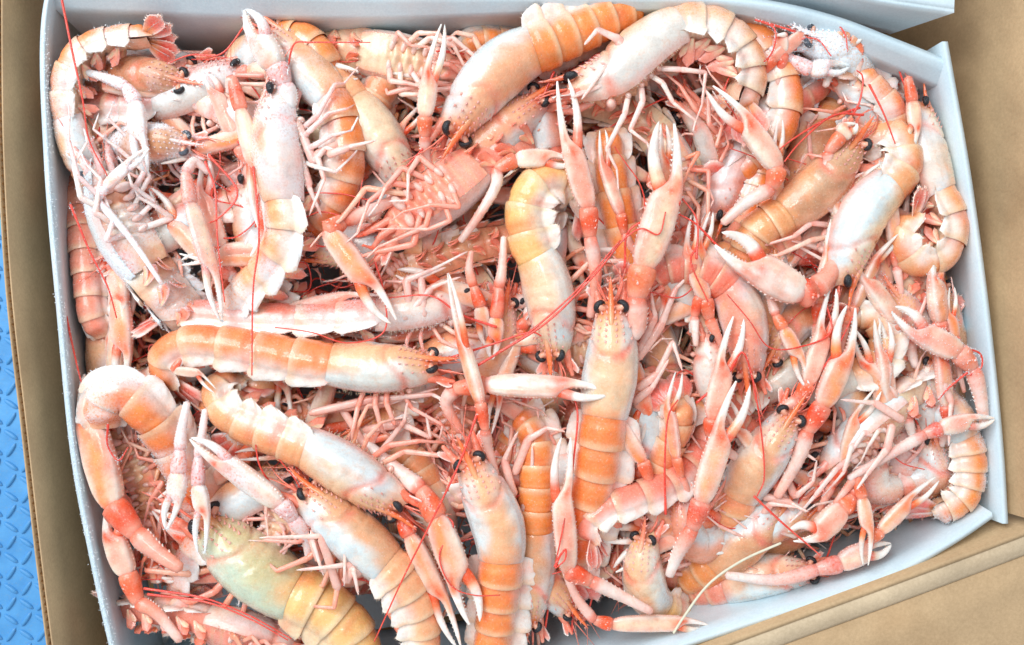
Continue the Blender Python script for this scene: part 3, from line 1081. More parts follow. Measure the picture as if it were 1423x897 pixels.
    hh = np.interp(t, [0, .2, .45, .65, 1], [.78, .72, .60, .55, .62]) * W
    pp = Cr + hh[:, None] * dr_
    c = mixc(mixc(car, C['orange'], .25), mixc(C['orange'], C['ored'], .6), sstep(.1, .6, t))
    c = mixc(c, C['rose'], sstep(.85, 1, t))
    mb.tube(pp, np.interp(t, [0, .3, .55, .9, 1], [.018, .058, .060, .026, .006]) * w, np.concatenate([c, np.full((14, 1), frost)], -1), 10, ref=d_, flat=.8)
    for i in range(4):
        for sg in (-1, 1):
            k = 6 + 2 * i
            if k < 14:
                mb.cone(pp[k] + l_ * sg * w * .04, l_ * sg * .7 + f_ + d_ * .3, w * .10, w * .022, np.append(mixc(C['ored'], C['white'], .3), frost), 4)
    mb.build('rostrum', sm, root, o)
    if eyes:
        for sg in (-1, 1):
            out = nrm(l_ * sg * .8 + f_ * .55 + d_ * .3)
            ce = p0 + l_ * sg * W * .36 + d_ * W * .46 + f_ * w * .01
            q = nrm(np.cross(d_, out))
            mb = MB()
            an = np.linspace(-R(105), R(105), 13)
            arc = ce + (np.cos(an) * w * .078)[:, None] * out + (np.sin(an) * w * .098)[:, None] * q
            mb.tube(arc, np.interp(np.abs(an), [0, R(55), R(105)], [.064, .052, .012]) * w, C['white'], 10, ref=d_, flat=1.2)
            eye = mb.build('eye', M['eye_ice'] if frost > .45 else M['eye'], root, o)
            mb = MB()
            mb.tube([p0 + d_ * W * .38, ce - out * w * .03, ce + out * w * .05], [w * .04, w * .062, w * .072], mixc(C['rose'], C['cream'], .4), 10)
            mb.build('eyestalk', M['limb'], eye, o)
    ants = []
    for sg in (-1, 1):
        mb = MB()
        b0 = p0 + l_ * sg * W * .40 - d_ * W * .10
        dirn = nrm(f_ + l_ * sg * rr.uniform(.05, .3) + d_ * rr.uniform(-.1, .15))
        pk = [b0 - f_ * w * .05, b0 + dirn * w * .16, b0 + dirn * w * .30, b0 + dirn * w * .46]
        mb.tube(joint_path(pk), w * np.interp(np.linspace(0, 1, 16), [0, .3, .34, .62, .66, 1], [.10, .085, .075, .065, .055, .04]), np.append(mixc(C['pink'], C['ored'], rr.uniform(.1, .7)), frost), 9)
        leaf(mb, b0 + l_ * sg * w * .05 + dirn * w * .08, nrm(dirn + l_ * sg * .25), nrm(l_ * sg + d_ * .3), d_, w * .36, w * .16, .1, C['pink'], C['rose'], C['white'], frost, True, seed + sg, nu=8, nv=5)
        st = mb.build('antenna_base', M['limb'], root, o)
        ants.append((pk[-1], dirn))
        mb = MB()
        for k in range(2):
            q0 = p0 + l_ * sg * W * .16 + d_ * W * .12 + f_ * w * .1
            q1 = q0 + nrm(f_ + l_ * sg * rr.uniform(.0, .5) + d_ * rr.uniform(-.1, .2)) * w * .4
            q2 = q1 + nrm(f_ + l_ * rr.uniform(-.6, .6) + d_ * rr.uniform(-.5, .1)) * w * .55
            mb.tube(catmull([q0, q1, q2], 10), np.linspace(1.8, .5, 10) * w / 80, C['rose'], 5)
        mb.build('feeler', M['limb'], root, o)
    if antennae is None:
        for (ap, ad) in ants:
            if rr.random() < .75:
                q = [ap]
                dirn = ad.copy()
                for k in range(5):
                    dirn = nrm(dirn + np.array([rr.gauss(0, .55), rr.gauss(0, .55), rr.gauss(-.02, .1)]))
                    nx = q[-1] + dirn * w * .62
                    nx[2] = np.clip(nx[2], ap[2] - 25, min(ap[2] + 25, 30))
                    nx[0] = np.clip(nx[0], -575 - .07 * nx[1], 560 - .06 * nx[1])
                    nx[1] = np.clip(nx[1], -370 + max(0, nx[0]) * .25, 380)
                    q.append(inside(nx))
                build_antenna(root, o, q, 1.35)
    else:
        for poly in antennae:
            build_antenna(root, o, [P(*q) for q in poly])
    # mouthparts
    for sg in (-1, 1):
        b0 = p0 + l_ * sg * W * .18 - d_ * W * .45
        q = [b0 - f_ * w * .25, b0 + f_ * w * .12 - d_ * w * .06, b0 + f_ * w * .34 - d_ * w * .02 + l_ * sg * w * .06, b0 + f_ * w * .42 - d_ * w * .22]
        lg = build_leg(root, o, q, w * .055, C['pink'], C['rose'], frost, 30 if lod >= 1 else 0)
        lg.name = 'mouthpart'
    # ---- walking legs
    zc = np.mean([c_[2] for c_ in ctr[:2]])
    if autolegs:
        for (i, sg, p, f_, d_, l_) in coxae:
            if i == 4:
                continue
            sw = (-.55, -.15, .25, .6)[i] + rr.uniform(-.25, .25)
            if belly_up:
                j1 = p + w * (l_ * sg * rr.uniform(.25, .5) - d_ * rr.uniform(.05, .16) + f_ * (sw * .4 + .25))
                j2 = j1 + w * (-l_ * sg * rr.uniform(.0, .35) - d_ * rr.uniform(.0, .12) + f_ * (.45 + sw * .3))
                j3 = j2 + w * (-l_ * sg * rr.uniform(-.1, .4) + f_ * rr.uniform(.25, .5) + d_ * .05)
                j4 = j3 + w * (l_ * sg * rr.uniform(-.2, .2) + f_ * .25)
            else:
                j1 = p + w * (l_ * sg * rr.uniform(.28, .42) - d_ * rr.uniform(.1, .28) + f_ * sw * .35)
                j2 = j1 + w * (l_ * sg * rr.uniform(.2, .45) - d_ * rr.uniform(.1, .35) + f_ * (sw * .6 + .15))
                j3 = j2 + w * (l_ * sg * rr.uniform(-.25, .2) - d_ * rr.uniform(.2, .5) + f_ * rr.uniform(-.1, .5))
                j4 = j3 + w * (-l_ * sg * rr.uniform(-.2, .3) - d_ * rr.uniform(.0, .3) + f_ * rr.uniform(.1, .4))
            J = [p, j1, j2, j3, j4]
            for q in J[1:]:
                q[2] = np.clip(q[2], zc - .75 * w, zc + .62 * w if belly_up else zc + .28 * w)
            ci = mixc(C[pl['leg']], C[rr.choice(['rose', 'cream', 'pink', 'peach'])], rr.uniform(.2, .7))
            build_leg(root, o, J, w * rr.uniform(.035, .048), ci, mixc(C['white'], C['pink'], rr.uniform(.1, .9)), frost)
    for lg in (legs or ()):
        rm = 1.0
        if isinstance(lg, tuple):
            lg, rm = lg
        build_leg(root, o, [P(*q) for q in lg], w * .070 * rm, mixc(C['pink'], C['white'], .3), mixc(C['white'], C['pink'], .2), frost * .5, blade=rm > 1.1)
    # ---- claws
    for k, cl in enumerate(claws):
        cl = dict(cl)
        q = [P(*c_) for c_ in cl.pop('p')]
        build_claw(root, o, q, cl.pop('w'), seed=seed * 5 + k, frost=cl.pop('frost', frost * .6), **cl)
    # ---- ice crystals
    got, COLLECT = COLLECT, None
    if frost > .1:
        V = np.vstack(got)
        mb = MB()
        n_ = int(8000 * frost)
        keep = (V[:, 2] > np.percentile(V[:, 2], 35)) & (nz(V, seed + 31, .05) > .15 - .5 * frost)
        V = V[keep]
        for _ in range(n_ if len(V) else 0):
            q = V[rr.randrange(len(V))]
            i = np.argmin(np.abs(sp.p - q).sum(1))
            dr = nrm(q - sp.p[i]) * .8 + np.array([rr.gauss(0, .5), rr.gauss(0, .5), rr.gauss(.35, .4)])
            mb.cone(q + np.array([rr.gauss(0, 1.0), rr.gauss(0, 1.0), -.3]), dr, rr.uniform(.9, 3.0), rr.uniform(.3, .75), C['ice'], 3)
        if n_ and len(V):
            ob = mb.build('ice_crystals', M['ice'], root, o, smooth=False)
            ob['kind'] = 'stuff'
    return root

def H(pts, *hs):
    """give a traced 2-D polyline its heights (one, or several interpolated along it)"""
    n = len(pts)
    hs = hs if len(hs) > 1 else (hs[0], hs[0])
    x = np.interp(np.linspace(0, 1, n), np.linspace(0, 1, len(hs)), hs)
    return [(p[0], p[1], float(x[i])) for i, p in enumerate(pts)]

exec_specs = []
def L(label, pts, w, **k):
    exec_specs.append((label, pts, w, k))
# ---------------- traced individuals: head -> tail, photo pixels + height
def CL(pts, w, *hs, **k):
    return dict(p=H(pts, *hs), w=w, **k)

L('level orange and blue-white langoustine at mid-left, black eye at its right end',
  H([(600, 512), (520, 511), (440, 503), (380, 492), (310, 479), (258, 478), (228, 500), (238, 535)], -6, -4, -6, -12, -40), 80, roll=(42, 52), pal='orange',
  legs=[H([(470, 560), (520, 640), (562, 585), (566, 560)], -30, -5), H([(430, 575), (520, 555), (600, 548), (640, 570)], -20, -8), H([(505, 598), (560, 590), (598, 608), (592, 575)], -25, -12),
        H([(450, 570), (540, 560), (610, 540)], -25, -15)],
  antennae=[H([(618, 500), (680, 480), (740, 462), (752, 467)], 0, 28)],
  claws=[CL([(250, 500), (240, 515), (275, 520), (300, 541)], 16, 20, 22, tint='pink')])
L('pink langoustine on its side behind the level orange one, tail tip frosted',
  H([(650, 418), (590, 430), (520, 440), (440, 445), (350, 443), (280, 437), (222, 440)], -45, -36, -38, -46), 74, roll=78, pal='pink', frost=.15,
  legs=[H([(570, 440), (565, 390), (600, 375), (650, 350)], -12, -5), H([(590, 440), (585, 385), (620, 372)], -12, -8), H([(560, 445), (600, 400), (640, 385)], -10, -12)],
  antennae=[H([(690, 455), (640, 437), (600, 412), (540, 414)], 5, -2)])
L('upright langoustine in the centre, a white claw tip laid across its shell',
  H([(850, 428), (851, 490), (842, 560), (834, 620), (823, 680), (808, 740), (790, 800)], 2, 0, -8, -22, -50), 86, roll=(8, 24), pal='orange', plift=.3,
  claws=[CL([(880, 470), (885, 455), (884, 415), (893, 375), (925, 262), (936, 172)], 52, 10, 30, opn=13, tint='cream', flip=-1),
         CL([(820, 440), (828, 385), (820, 330), (818, 292), (797, 205), (775, 113)], 42, -12, 8, 22, opn=9, tint='pink')],
  legs=[H([(885, 500), (920, 450), (940, 400), (960, 380)], -20, -8), H([(885, 540), (915, 520), (935, 475), (948, 515)], -20, -2), H([(888, 490), (910, 440), (905, 405)], -20, -10), H([(880, 560), (905, 540), (930, 500)], -25, -6)],
  antennae=[H([(868, 372), (875, 320), (940, 290), (946, 280)], 15, 40), H([(690, 492), (760, 448), (830, 378), (870, 330), (892, 318), (915, 326), (925, 295)], 30, 40, 44), H([(664, 508), (725, 470), (800, 405), (862, 334)], 25, 42)])
L('langoustine with arched yellow-banded tail and downward head, left of the central upright one',
  H([(772, 492), (768, 440), (757, 385), (736, 335), (730, 290), (748, 255), (785, 250), (815, 285)], -14, -14, -10, -12, -50), 80, roll=(-28, -52), pal='yellow', plift=.2,
  antennae=[H([(780, 540), (800, 560), (797, 640), (785, 720), (771, 788)], -5, 30), H([(771, 788), (780, 770), (786, 764), (785, 778), (772, 790)], 30)])
L('plain orange tail standing between two raised claws above the central head',
  H([(930, 540), (890, 410), (868, 335), (852, 260), (846, 205), (843, 185)], -95, -52, -32, -28, -40), 74, roll=-4, pal='orange', plift=.2, lc=1.5, eyes=False, fan=.55)
L('big straight orange langoustine at the top edge, head down to the left',
  H([(628, 182), (662, 133), (706, 88), (760, 62), (818, 37), (862, 17), (890, 5)], -8, -4, -6, -18, -30), 92, roll=(35, 30), pal='orange', plift=.22, fan=.6,
  claws=[CL([(600, 250), (592, 215), (590, 190), (590, 165), (599, 110), (614, 34)], 32, -20, 14, 20, opn=3, tint='cream')])
L('large curled langoustine at the top, frosted arched back and pink tail fan',
  H([(800, 128), (850, 112), (893, 74), (940, 44), (985, 42), (1022, 66), (1038, 108), (1024, 150)], -10, -4, -4, -8, -14), 96, roll=(-82, -86), pal='pale', frost=.1, fancurl=.5, fantw=60,
  legs=[H([(905, 95), (875, 92), (840, 94), (808, 138)], 14, 30), H([(900, 104), (850, 112), (795, 136)], 14, 26), H([(880, 90), (860, 55), (830, 42), (812, 62)], 20, 34), H([(905, 100), (835, 122), (800, 130)], 10, 22)],
  antennae=[H([(770, 100), (745, 150), (720, 170)], -10, -20)])
L('orange tail hanging downward right of the frosted curled one, under a pink raised claw',
  H([(960, 22), (1040, 52), (1085, 105), (1088, 165), (1056, 215), (1018, 248)], -85, -40, -30, -34, -48), 76, roll=-58, pal='orange', lc=1.3,
  claws=[CL([(1005, 310), (1040, 280), (1072, 262), (1082, 236), (1036, 176), (990, 120)], 42, 8, 24, opn=8, tint='pink', flip=-1)])
L('amber-brown langoustine sloping down to the left at upper right, dark eyes at its upper end',
  H([(1186, 200), (1160, 236), (1125, 272), (1088, 300), (1052, 326), (1034, 365), (1030, 400)], -12, -10, -14, -24, -60), 80, roll=(8, 26), pal='amber', plift=.25,
  claws=[CL([(1100, 270), (1150, 226), (1150, 212), (1168, 190), (1178, 180), (1190, 172)], 34, 8, 22, opn=2, tint='cream'),
         CL([(1180, 330), (1150, 385), (1132, 402), (1116, 410), (1050, 366), (994, 340)], 57, 0, 34, opn=17, tint='white')],
  antennae=[H([(1195, 150), (1150, 165), (1100, 195), (1075, 215)], 6, 24), H([(1200, 160), (1160, 160), (1110, 200), (1090, 225)], 8, 22), H([(1185, 160), (1195, 140), (1198, 105), (1190, 98)], 8, 10)])
L('pale peach langoustine bent over at upper right with orange rostrum and head pointing down',
  H([(1166, 388), (1180, 335), (1204, 288), (1234, 258), (1252, 226), (1238, 192), (1205, 196)], -6, -4, -4, -14, -40), 84, roll=(52, 66), pal='pale',
  legs=[H([(1160, 300), (1145, 330), (1150, 365), (1105, 340)], -18, 4), H([(1165, 330), (1135, 345), (1100, 335)], -18, -5), H([(1150, 290), (1165, 260), (1200, 240)], -15, 8)])
L('langoustine against the right side of the tray, tail coiled into a round orange ring',
  H([(1270, 150), (1284, 212), (1302, 268), (1320, 312), (1306, 355), (1272, 362), (1252, 334), (1272, 300)], -34, -22, -14, -12, -12), 72, roll=(-66, -82), pal='pale', fancurl=.3, fantw=55,
  claws=[CL([(1262, 160), (1264, 125), (1262, 108), (1268, 140), (1270, 175), (1262, 225)], 28, -5, 6, opn=4, tint='cream')])
L('white-frosted langoustine head in the upper right corner beside a red loop of antenna',
  H([(1120, 56), (1160, 74), (1195, 110), (1215, 170)], -14, -22, -60, -100), 68, roll=-12, pal='pale', frost=.95,
  claws=[CL([(1060, 60), (1075, 70), (1100, 82), (1125, 98), (1150, 96), (1180, 92)], 34, -20, 0, opn=3, tint='cream', frost=.6)],
  antennae=[H([(1105, 70), (1112, 56), (1135, 55), (1155, 78)], -6, 14), H([(1110, 46), (1085, 38), (1050, 28), (1076, 40), (1072, 75), (1048, 96)], 0, 16), H([(1158, 26), (1174, 48), (1178, 72)], 6, 14)])
L('small curled orange tail with grey furred fan near the upper right corner',
  H([(1185, 320), (1225, 245), (1242, 195), (1236, 152), (1212, 122), (1192, 100)], -95, -60, -28, -26, -28), 68, roll=58, pal='orange', lc=1.4, eyes=False, fanc='tan', frost=.1,
  antennae=[H([(1208, 118), (1228, 158), (1244, 200)], 12, 18)])
L('pink langoustine bending right then down at centre right, white spikes along its tail',
  H([(1042, 520), (1038, 470), (1025, 420), (998, 387), (960, 372), (920, 376), (895, 392)], -20, -14, -16, -22, -34), 74, roll=(-30, -38), pal='pink',
  antennae=[H([(968, 345), (960, 360), (984, 420)], 20, 14), H([(1000, 345), (965, 310), (942, 297)], 22, 16), H([(968, 360), (968, 305), (945, 272)], 24, 20)])
L('langoustine low right of centre with sharp orange rostrum pointing up to the right',
  H([(1098, 578), (1066, 626), (1030, 680), (1000, 745)], -6, -12, -36, -75), 78, roll=12, pal='peach',
  claws=[CL([(1080, 690), (1108, 640), (1122, 600), (1142, 566), (1168, 498), (1188, 428)], 44, -2, 22, opn=9, tint='orange', flip=-1),
         CL([(1075, 600), (1088, 570), (1110, 555), (1122, 535), (1146, 466), (1154, 400)], 36, -8, 12, opn=7, tint='pink')],
  legs=[H([(1080, 640), (1105, 690), (1130, 670), (1135, 640)], -20, 4), H([(1060, 690), (1100, 700), (1122, 712)], -20, 10), H([(1060, 720), (1070, 700), (1110, 706)], -25, 4), H([(1090, 640), (1110, 625), (1134, 640)], -12, 4)],
  antennae=[H([(1120, 545), (1145, 510), (1165, 480), (1185, 440)], 4, 28)])
L('orange-backed langoustine half hidden low at right of centre, only a black crescent eye clear',
  H([(1082, 694), (1050, 735), (1004, 775), (960, 800)], -42, -44, -56, -85), 76, roll=-18, pal='orange',
  antennae=[H([(968, 560), (1012, 520), (1032, 490), (1062, 665), (1052, 690)], 10, 26, 20), H([(1048, 690), (1085, 725), (1120, 755), (1140, 772)], 4, 24)],
  claws=[CL([(1195, 640), (1190, 670), (1186, 690), (1172, 704), (1136, 738), (1102, 752)], 48, -14, 4, opn=22, tint='pink')])
L('small yellowish langoustine curled with face upward near the bottom centre, grey furry feelers',
  H([(898, 746), (893, 786), (902, 828), (940, 852)], -22, -26, -46, -90), 70, roll=(25, 20), pal='yellow', frost=.1,
  claws=[CL([(930, 800), (942, 770), (962, 735), (974, 700), (1006, 606), (1024, 530)], 48, -10, 18, 26, opn=14, tint='peach')],
  antennae=[H([(925, 715), (924, 640), (930, 575), (942, 556)], 0, 30)])
L('pink langoustine tail making an arch at bottom centre, hot pink fan folded at its end',
  H([(1010, 555), (968, 638), (930, 672), (884, 692), (842, 706), (818, 728), (824, 752)], -85, -40, -16, -12, -16), 70, roll=(60, 70), pal='pink', lc=1.3, eyes=False, fancurl=.2, fantw=-55)
L('tan langoustine tail behind the pink arched one, open pink fan cupped like a shell',
  H([(875, 800), (898, 700), (916, 648), (936, 606), (944, 580), (938, 560)], -95, -56, -34, -20, -14), 72, roll=5, pal='peach', lc=1.3, eyes=False, fancurl=-1.2)
L('upright langoustine low in the middle, long thin claw rising from its head',
  H([(652, 640), (674, 686), (694, 738), (696, 792), (690, 850), (684, 905), (678, 960)], 4, 0, -6, -16, -20), 84, roll=(-4, 20), pal='orange', plift=.3,
  claws=[CL([(690, 660), (678, 620), (674, 598), (668, 562), (645, 478), (622, 380)], 34, -6, 26, 32, opn=1.5, tint='orange', tw=55),
         CL([(640, 600), (620, 560), (632, 540), (672, 535), (782, 541), (850, 546)], 41, -14, 6, 30, opn=1.5, tint='white', tw=20)],
  legs=[H([(715, 660), (735, 610), (760, 595), (785, 600)], -22, -6), H([(715, 690), (700, 640), (720, 600)], -20, -8), H([(725, 720), (738, 680), (740, 620)], -22, -12)],
  antennae=[H([(664, 572), (640, 640), (602, 720), (562, 800), (520, 892)], 26, 36, 30)])
L('langoustine slanting down right at lower left, thin white legs folded over its side',
  H([(424, 688), (470, 728), (524, 772), (565, 818), (586, 868), (586, 925)], -8, -4, -8, -20), 84, roll=(-52, -58), pal='peach',
  claws=[CL([(430, 775), (425, 745), (408, 722), (392, 702), (312, 640), (264, 610)], 38, -16, 16, 24, opn=2, tint='pink', frost=.55, tw=20)],
  legs=[H([(480, 770), (440, 720), (480, 752), (478, 815)], 4, 34), H([(500, 800), (480, 785), (412, 793)], 16, 36), H([(470, 820), (445, 745), (360, 748)], 10, 34), H([(480, 810), (490, 790), (498, 826)], 20, 32), H([(445, 780), (430, 740), (450, 800)], 10, 26)])
L('broad olive-green langoustine in the lower left, the widest shell in the tray',
  H([(285, 728), (332, 772), (396, 818), (452, 846), (492, 888), (502, 940)], -34, -28, -30, -36), 106, roll=(-38, -50), pal='green', lc=1.7,
  antennae=[H([(200, 818), (285, 832), (345, 855), (405, 888)], -4, 6), H([(205, 826), (290, 838), (350, 862), (400, 890)], -4, 6)],
  claws=[CL([(310, 832), (250, 790), (215, 765), (190, 742), (158, 706), (130, 590), (118, 520)][1:], 52, 6, -8, -30, opn=4, tint='orange')])
L('orange langoustine with triangular tail plates, its eye beside a red-jointed claw',
  H([(554, 698), (502, 666), (442, 630), (386, 606), (345, 590), (312, 568), (306, 540), (330, 525)], -6, -6, -10, -18, -50), 84, roll=(-42, -58), pal='peach',
  claws=[CL([(500, 610), (560, 660), (585, 680), (606, 716), (640, 800), (653, 868)], 46, -30, 8, 22, opn=12, tint='orange', flip=-1),
         CL([(520, 650), (545, 690), (556, 715), (568, 742), (606, 825), (640, 900)], 34, -35, -10, 4, opn=3, tint='orange')])
L('thick frosted orange tail bulging at the left side of the tray',
  H([(318, 770), (284, 695), (244, 622), (208, 575), (174, 548), (148, 556), (146, 590)], -95, -56, -20, -6, -18), 96, roll=(-24, -30), pal='orange', frost=.26, lc=1.1, eyes=False, fan=.35,
  claws=[CL([(260, 560), (252, 600), (250, 625), (248, 655), (242, 690), (232, 735)], 34, 8, 22, opn=3, tint='cream', frost=.5),
         CL([(285, 570), (280, 610), (276, 635), (275, 672), (280, 710), (284, 768)], 34, 2, 18, opn=9, tint='cream', frost=.5)],
  antennae=[H([(150, 590), (150, 620), (165, 640), (178, 622)], 10, 6)])
L('orange langoustine curved round the upper left corner, tail fan pointing right along the top edge',
  H([(150, 275), (118, 218), (99, 165), (96, 112), (118, 72), (160, 56), (212, 52)], -60, -30, -20, -16, -22), 68, roll=(-66, -80), pal='orange', frost=.17, fancurl=.1, fantw=48,
  antennae=[H([(84, -10), (100, 70), (115, 140), (124, 195), (150, 246)], 40, 30, 14)],
  claws=[CL([(120, 100), (150, 110), (175, 120), (188, 140), (190, 190), (205, 240)], 30, -14, 8, opn=3, tint='cream', frost=.85)])
L('dim brown langoustine head in the upper left with speckled grey eyes, deeper than its neighbours',
  H([(256, 118), (216, 110), (165, 112), (120, 130)], -40, -42, -62, -95), 72, roll=6, pal='brown', frost=.12)
L('frost-dusted langoustine head below the dim brown one, two speckled eyes and an ice-crusted nose',
  H([(262, 203), (225, 198), (178, 204), (140, 225)], -24, -28, -52, -85), 66, roll=4, pal='amber', frost=.55,
  claws=[CL([(290, 240), (270, 225), (258, 240), (264, 280), (290, 372), (308, 446)], 30, -16, 6, 14, opn=1.5, tint='cream', tw=30, frost=.3)],
  antennae=[H([(285, 225), (298, 260), (302, 330), (312, 420)], -4, 10), H([(290, 215), (330, 270), (300, 306), (290, 310)], -4, 12), H([(352, 232), (360, 330), (352, 400), (350, 522)], 20, 30)])
L('orange-striped langoustine tail bending down beside a frosted raised claw in the upper left',
  H([(375, 48), (420, 92), (462, 140), (480, 190), (480, 245), (460, 292), (425, 322)], -32, -22, -14, -20, -55), 76, roll=(-40, -62), pal='orange', frost=.1,
  claws=[CL([(345, 330), (330, 240), (318, 130), (322, 108), (334, 150), (352, 230), (368, 322)][2:], 30, -4, 8, opn=4, tint='cream')],
  legs=[H([(470, 200), (440, 215), (450, 250), (430, 300)], 10, 22), H([(455, 215), (485, 205), (522, 195)], 22, 36)])
L('pale frosted langoustine on its side below the raised claw at upper left',
  H([(392, 132), (386, 190), (394, 260), (400, 325), (376, 372), (340, 408), (310, 450)], -4, -2, -4, -26, -55), 86, roll=(68, 60), pal='pale', frost=.28, plift=.1,
  legs=[H([(412, 170), (436, 225), (452, 206), (478, 214)], 8, 22), H([(410, 200), (430, 260), (446, 300)], 10, 6)],
  claws=[CL([(392, 170), (402, 140), (396, 118), (385, 95), (364, 52), (340, 14)], 46, 6, 22, opn=2, tint='pink', frost=.5, tw=20)])
L('upturned cream langoustine under the top wall, rows of round leg bases showing',
  H([(640, 98), (582, 88), (524, 76), (470, 66)], -48, -46, -50, -70), 84, roll=172, pal='pale', autolegs=True)
L('upturned pink langoustine at the upper middle with white claw sockets and arms reaching left',
  H([(540, 325), (584, 292), (640, 250), (700, 205), (740, 185)], -16, -12, -22, -60), 92, roll=(164, 170), pal='pink',
  claws=[CL([(592, 268), (555, 275), (510, 295), (478, 306), (455, 320), (505, 392), (550, 445)][1:], 44, -2, 14, 22, opn=7, tint='orange'),
         CL([(640, 335), (665, 300), (690, 255), (690, 235), (715, 222), (760, 222), (800, 225)], 34, -6, 4, opn=2, tint='pink')])
L('upturned frosted langoustine at the left with a bluish side, furred arm bent across it',
  H([(140, 236), (160, 296), (196, 362), (238, 415), (270, 450)], -20, -18, -26, -60), 92, roll=(140, 150), pal='pale', frost=.5,
  claws=[CL([(225, 395), (180, 330), (135, 278), (145, 262), (178, 232), (206, 205)], 24, 20, 32, opn=2, tint='cream', frost=.8)],
  antennae=[H([(98, 285), (125, 350), (150, 400), (162, 442)], 16, 6), H([(92, 440), (110, 520), (125, 570)], -20, -15)])
L('small pinkish tail curled under at the left wall below the frosted upturned one',
  H([(108, 250), (116, 335), (122, 395), (128, 440), (142, 466)], -110, -64, -48, -44, -52), 62, roll=10, pal='pink', lc=1.1, eyes=False)
L('orange langoustine against the right wall near the lower corner, claw reaching up above it',
  H([(1285, 545), (1325, 588), (1344, 640), (1336, 690), (1296, 714)], -46, -30, -26, -32), 74, roll=(-46, -58), pal='orange', frost=.25, lc=1.2,
  claws=[CL([(1180, 665), (1240, 630), (1285, 604), (1305, 596), (1345, 588), (1382, 582)], 30, 4, 12, opn=2, tint='pink'),
         CL([(1368, 590), (1362, 550), (1352, 512), (1334, 490), (1280, 460), (1240, 434)], 42, -6, 12, 22, opn=10, tint='pink')],
  antennae=[H([(1338, 484), (1362, 492), (1364, 510), (1348, 522)], 16, 14), H([(1344, 518), (1318, 540), (1304, 556)], 14, 8)])
L('upturned pale langoustine at right with two thick white legs spread in a Y',
  H([(1150, 650), (1198, 606), (1252, 560), (1300, 520)], -30, -24, -26, -55), 78, roll=(-142, -130), pal='pale', frost=.15,
  legs=[H([(1255, 585), (1215, 560), (1168, 556)], 10, 22), H([(1240, 590), (1232, 625), (1205, 660), (1190, 680)], 10, 20), H([(1310, 530), (1322, 560), (1318, 620)], 0, 12)])
L('salmon coloured langoustine curled in a ring right of the two upright claws',
  H([(1115, 545), (1168, 526), (1214, 512), (1230, 474), (1212, 442), (1172, 440)], -46, -28, -20, -22, -32), 66, roll=(-60, -72), pal='peach', lc=1.2, fancurl=.2)
L('upturned yellowish langoustine tail with ribbed belly, below the coiled ring at right',
  H([(1175, 292), (1214, 342), (1256, 388), (1296, 432)], -66, -46, -40, -52), 66, roll=178, pal='pale', lc=1.2)
L('langoustine with a mottled black eye deep beside the claw at the right edge',
  H([(1246, 468), (1272, 502), (1310, 545)], -44, -50, -75), 68, roll=20, pal='amber')
L('upturned ragged pink langoustine in shadow below the curled frosted one at top',
  H([(955, 148), (986, 176), (1004, 225), (1012, 270)], -44, -42, -60, -85), 72, roll=(150, 160), pal='pink')
L('orange langoustine behind the central upright one, head at the bottom edge',
  H([(736, 862), (740, 795), (744, 725), (746, 660), (742, 606), (722, 575)], -46, -40, -34, -38, -60), 76, roll=(-12, -18), pal='orange', plift=.3,
  claws=[CL([(905, 850), (858, 826), (822, 808), (790, 796), (778, 690), (792, 608)], 46, 0, 16, opn=8, tint='pink', flip=-1)])
L('dull pink langoustine squeezed into the bottom left corner under red antennae',
  H([(410, 905), (330, 878), (250, 856), (185, 845)], -46, -44, -52, -75), 76, roll=(150, 140), pal='pink',
  claws=[CL([(250, 890), (215, 850), (192, 838), (178, 800), (160, 745), (150, 700)], 44, -14, -24, opn=3, tint='pink')])
L('coiled orange tail peeping out under the top wall at upper left',
  H([(330, 100), (378, 62), (424, 58), (452, 92), (440, 130)], -90, -52, -34, -36, -60), 78, roll=(-50, -66), pal='orange', lc=.9, eyes=False)
L('small orange hump just under the top wall left of the big straight one',
  H([(770, 82), (704, 62), (664, 62), (640, 90)], -90, -62, -54, -80), 62, roll=(-20, -30), pal='orange', lc=.9, eyes=False)
L('pale yellow langoustine lying below the cream upturned one, left of the thin upright claw',
  H([(560, 262), (540, 214), (508, 166), (470, 122), (448, 96)], -52, -40, -40, -55), 80, roll=(20, 28), pal='pale')
L('ragged pinkish langoustine just beneath the big straight orange one',
  H([(752, 142), (702, 180), (652, 218), (606, 246)], -34, -36, -44, -65), 82, roll=(24, 20), pal='pink')
L('upturned langoustine tail with a brownish furrowed belly in the middle of the heap',
  H([(540, 392), (600, 362), (660, 342), (720, 330)], -62, -50, -46, -60), 70, roll=178, pal='brown', lc=1.0)
L('langoustine wedged into the lower right corner, eye just visible among feathery legs',
  H([(1246, 688), (1284, 668), (1326, 652)], -52, -58, -80), 68, roll=30, pal='orange',
  claws=[CL([(1160, 700), (1176, 680), (1190, 662), (1198, 690), (1204, 735), (1206, 786)], 26, -2, 10, opn=7, tint='orange'),
         CL([(1180, 790), (1200, 770), (1210, 752), (1222, 740), (1262, 702), (1300, 664)], 26, -12, 2, opn=7, tint='orange')])
L('langoustine along the lower right wall, claw stretched toward the corner with a red wrist',
  H([(1125, 795), (1060, 800), (1000, 815)], -52, -56, -75), 70, roll=25, pal='pink',
  claws=[CL([(1010, 800), (1080, 806), (1135, 792), (1165, 784), (1206, 768), (1238, 756)], 36, -18, -14, opn=2, tint='cream', frost=.2)])
L('tan langoustine above the bottom wall, claw laid flat along the tray edge',
  H([(790, 850), (750, 800), (730, 760)], -55, -60, -80), 66, roll=30, pal='peach',
  claws=[CL([(778, 775), (802, 832), (826, 862), (848, 868), (945, 868), (986, 870)], 34, -18, -20, opn=1.5, tint='cream')])
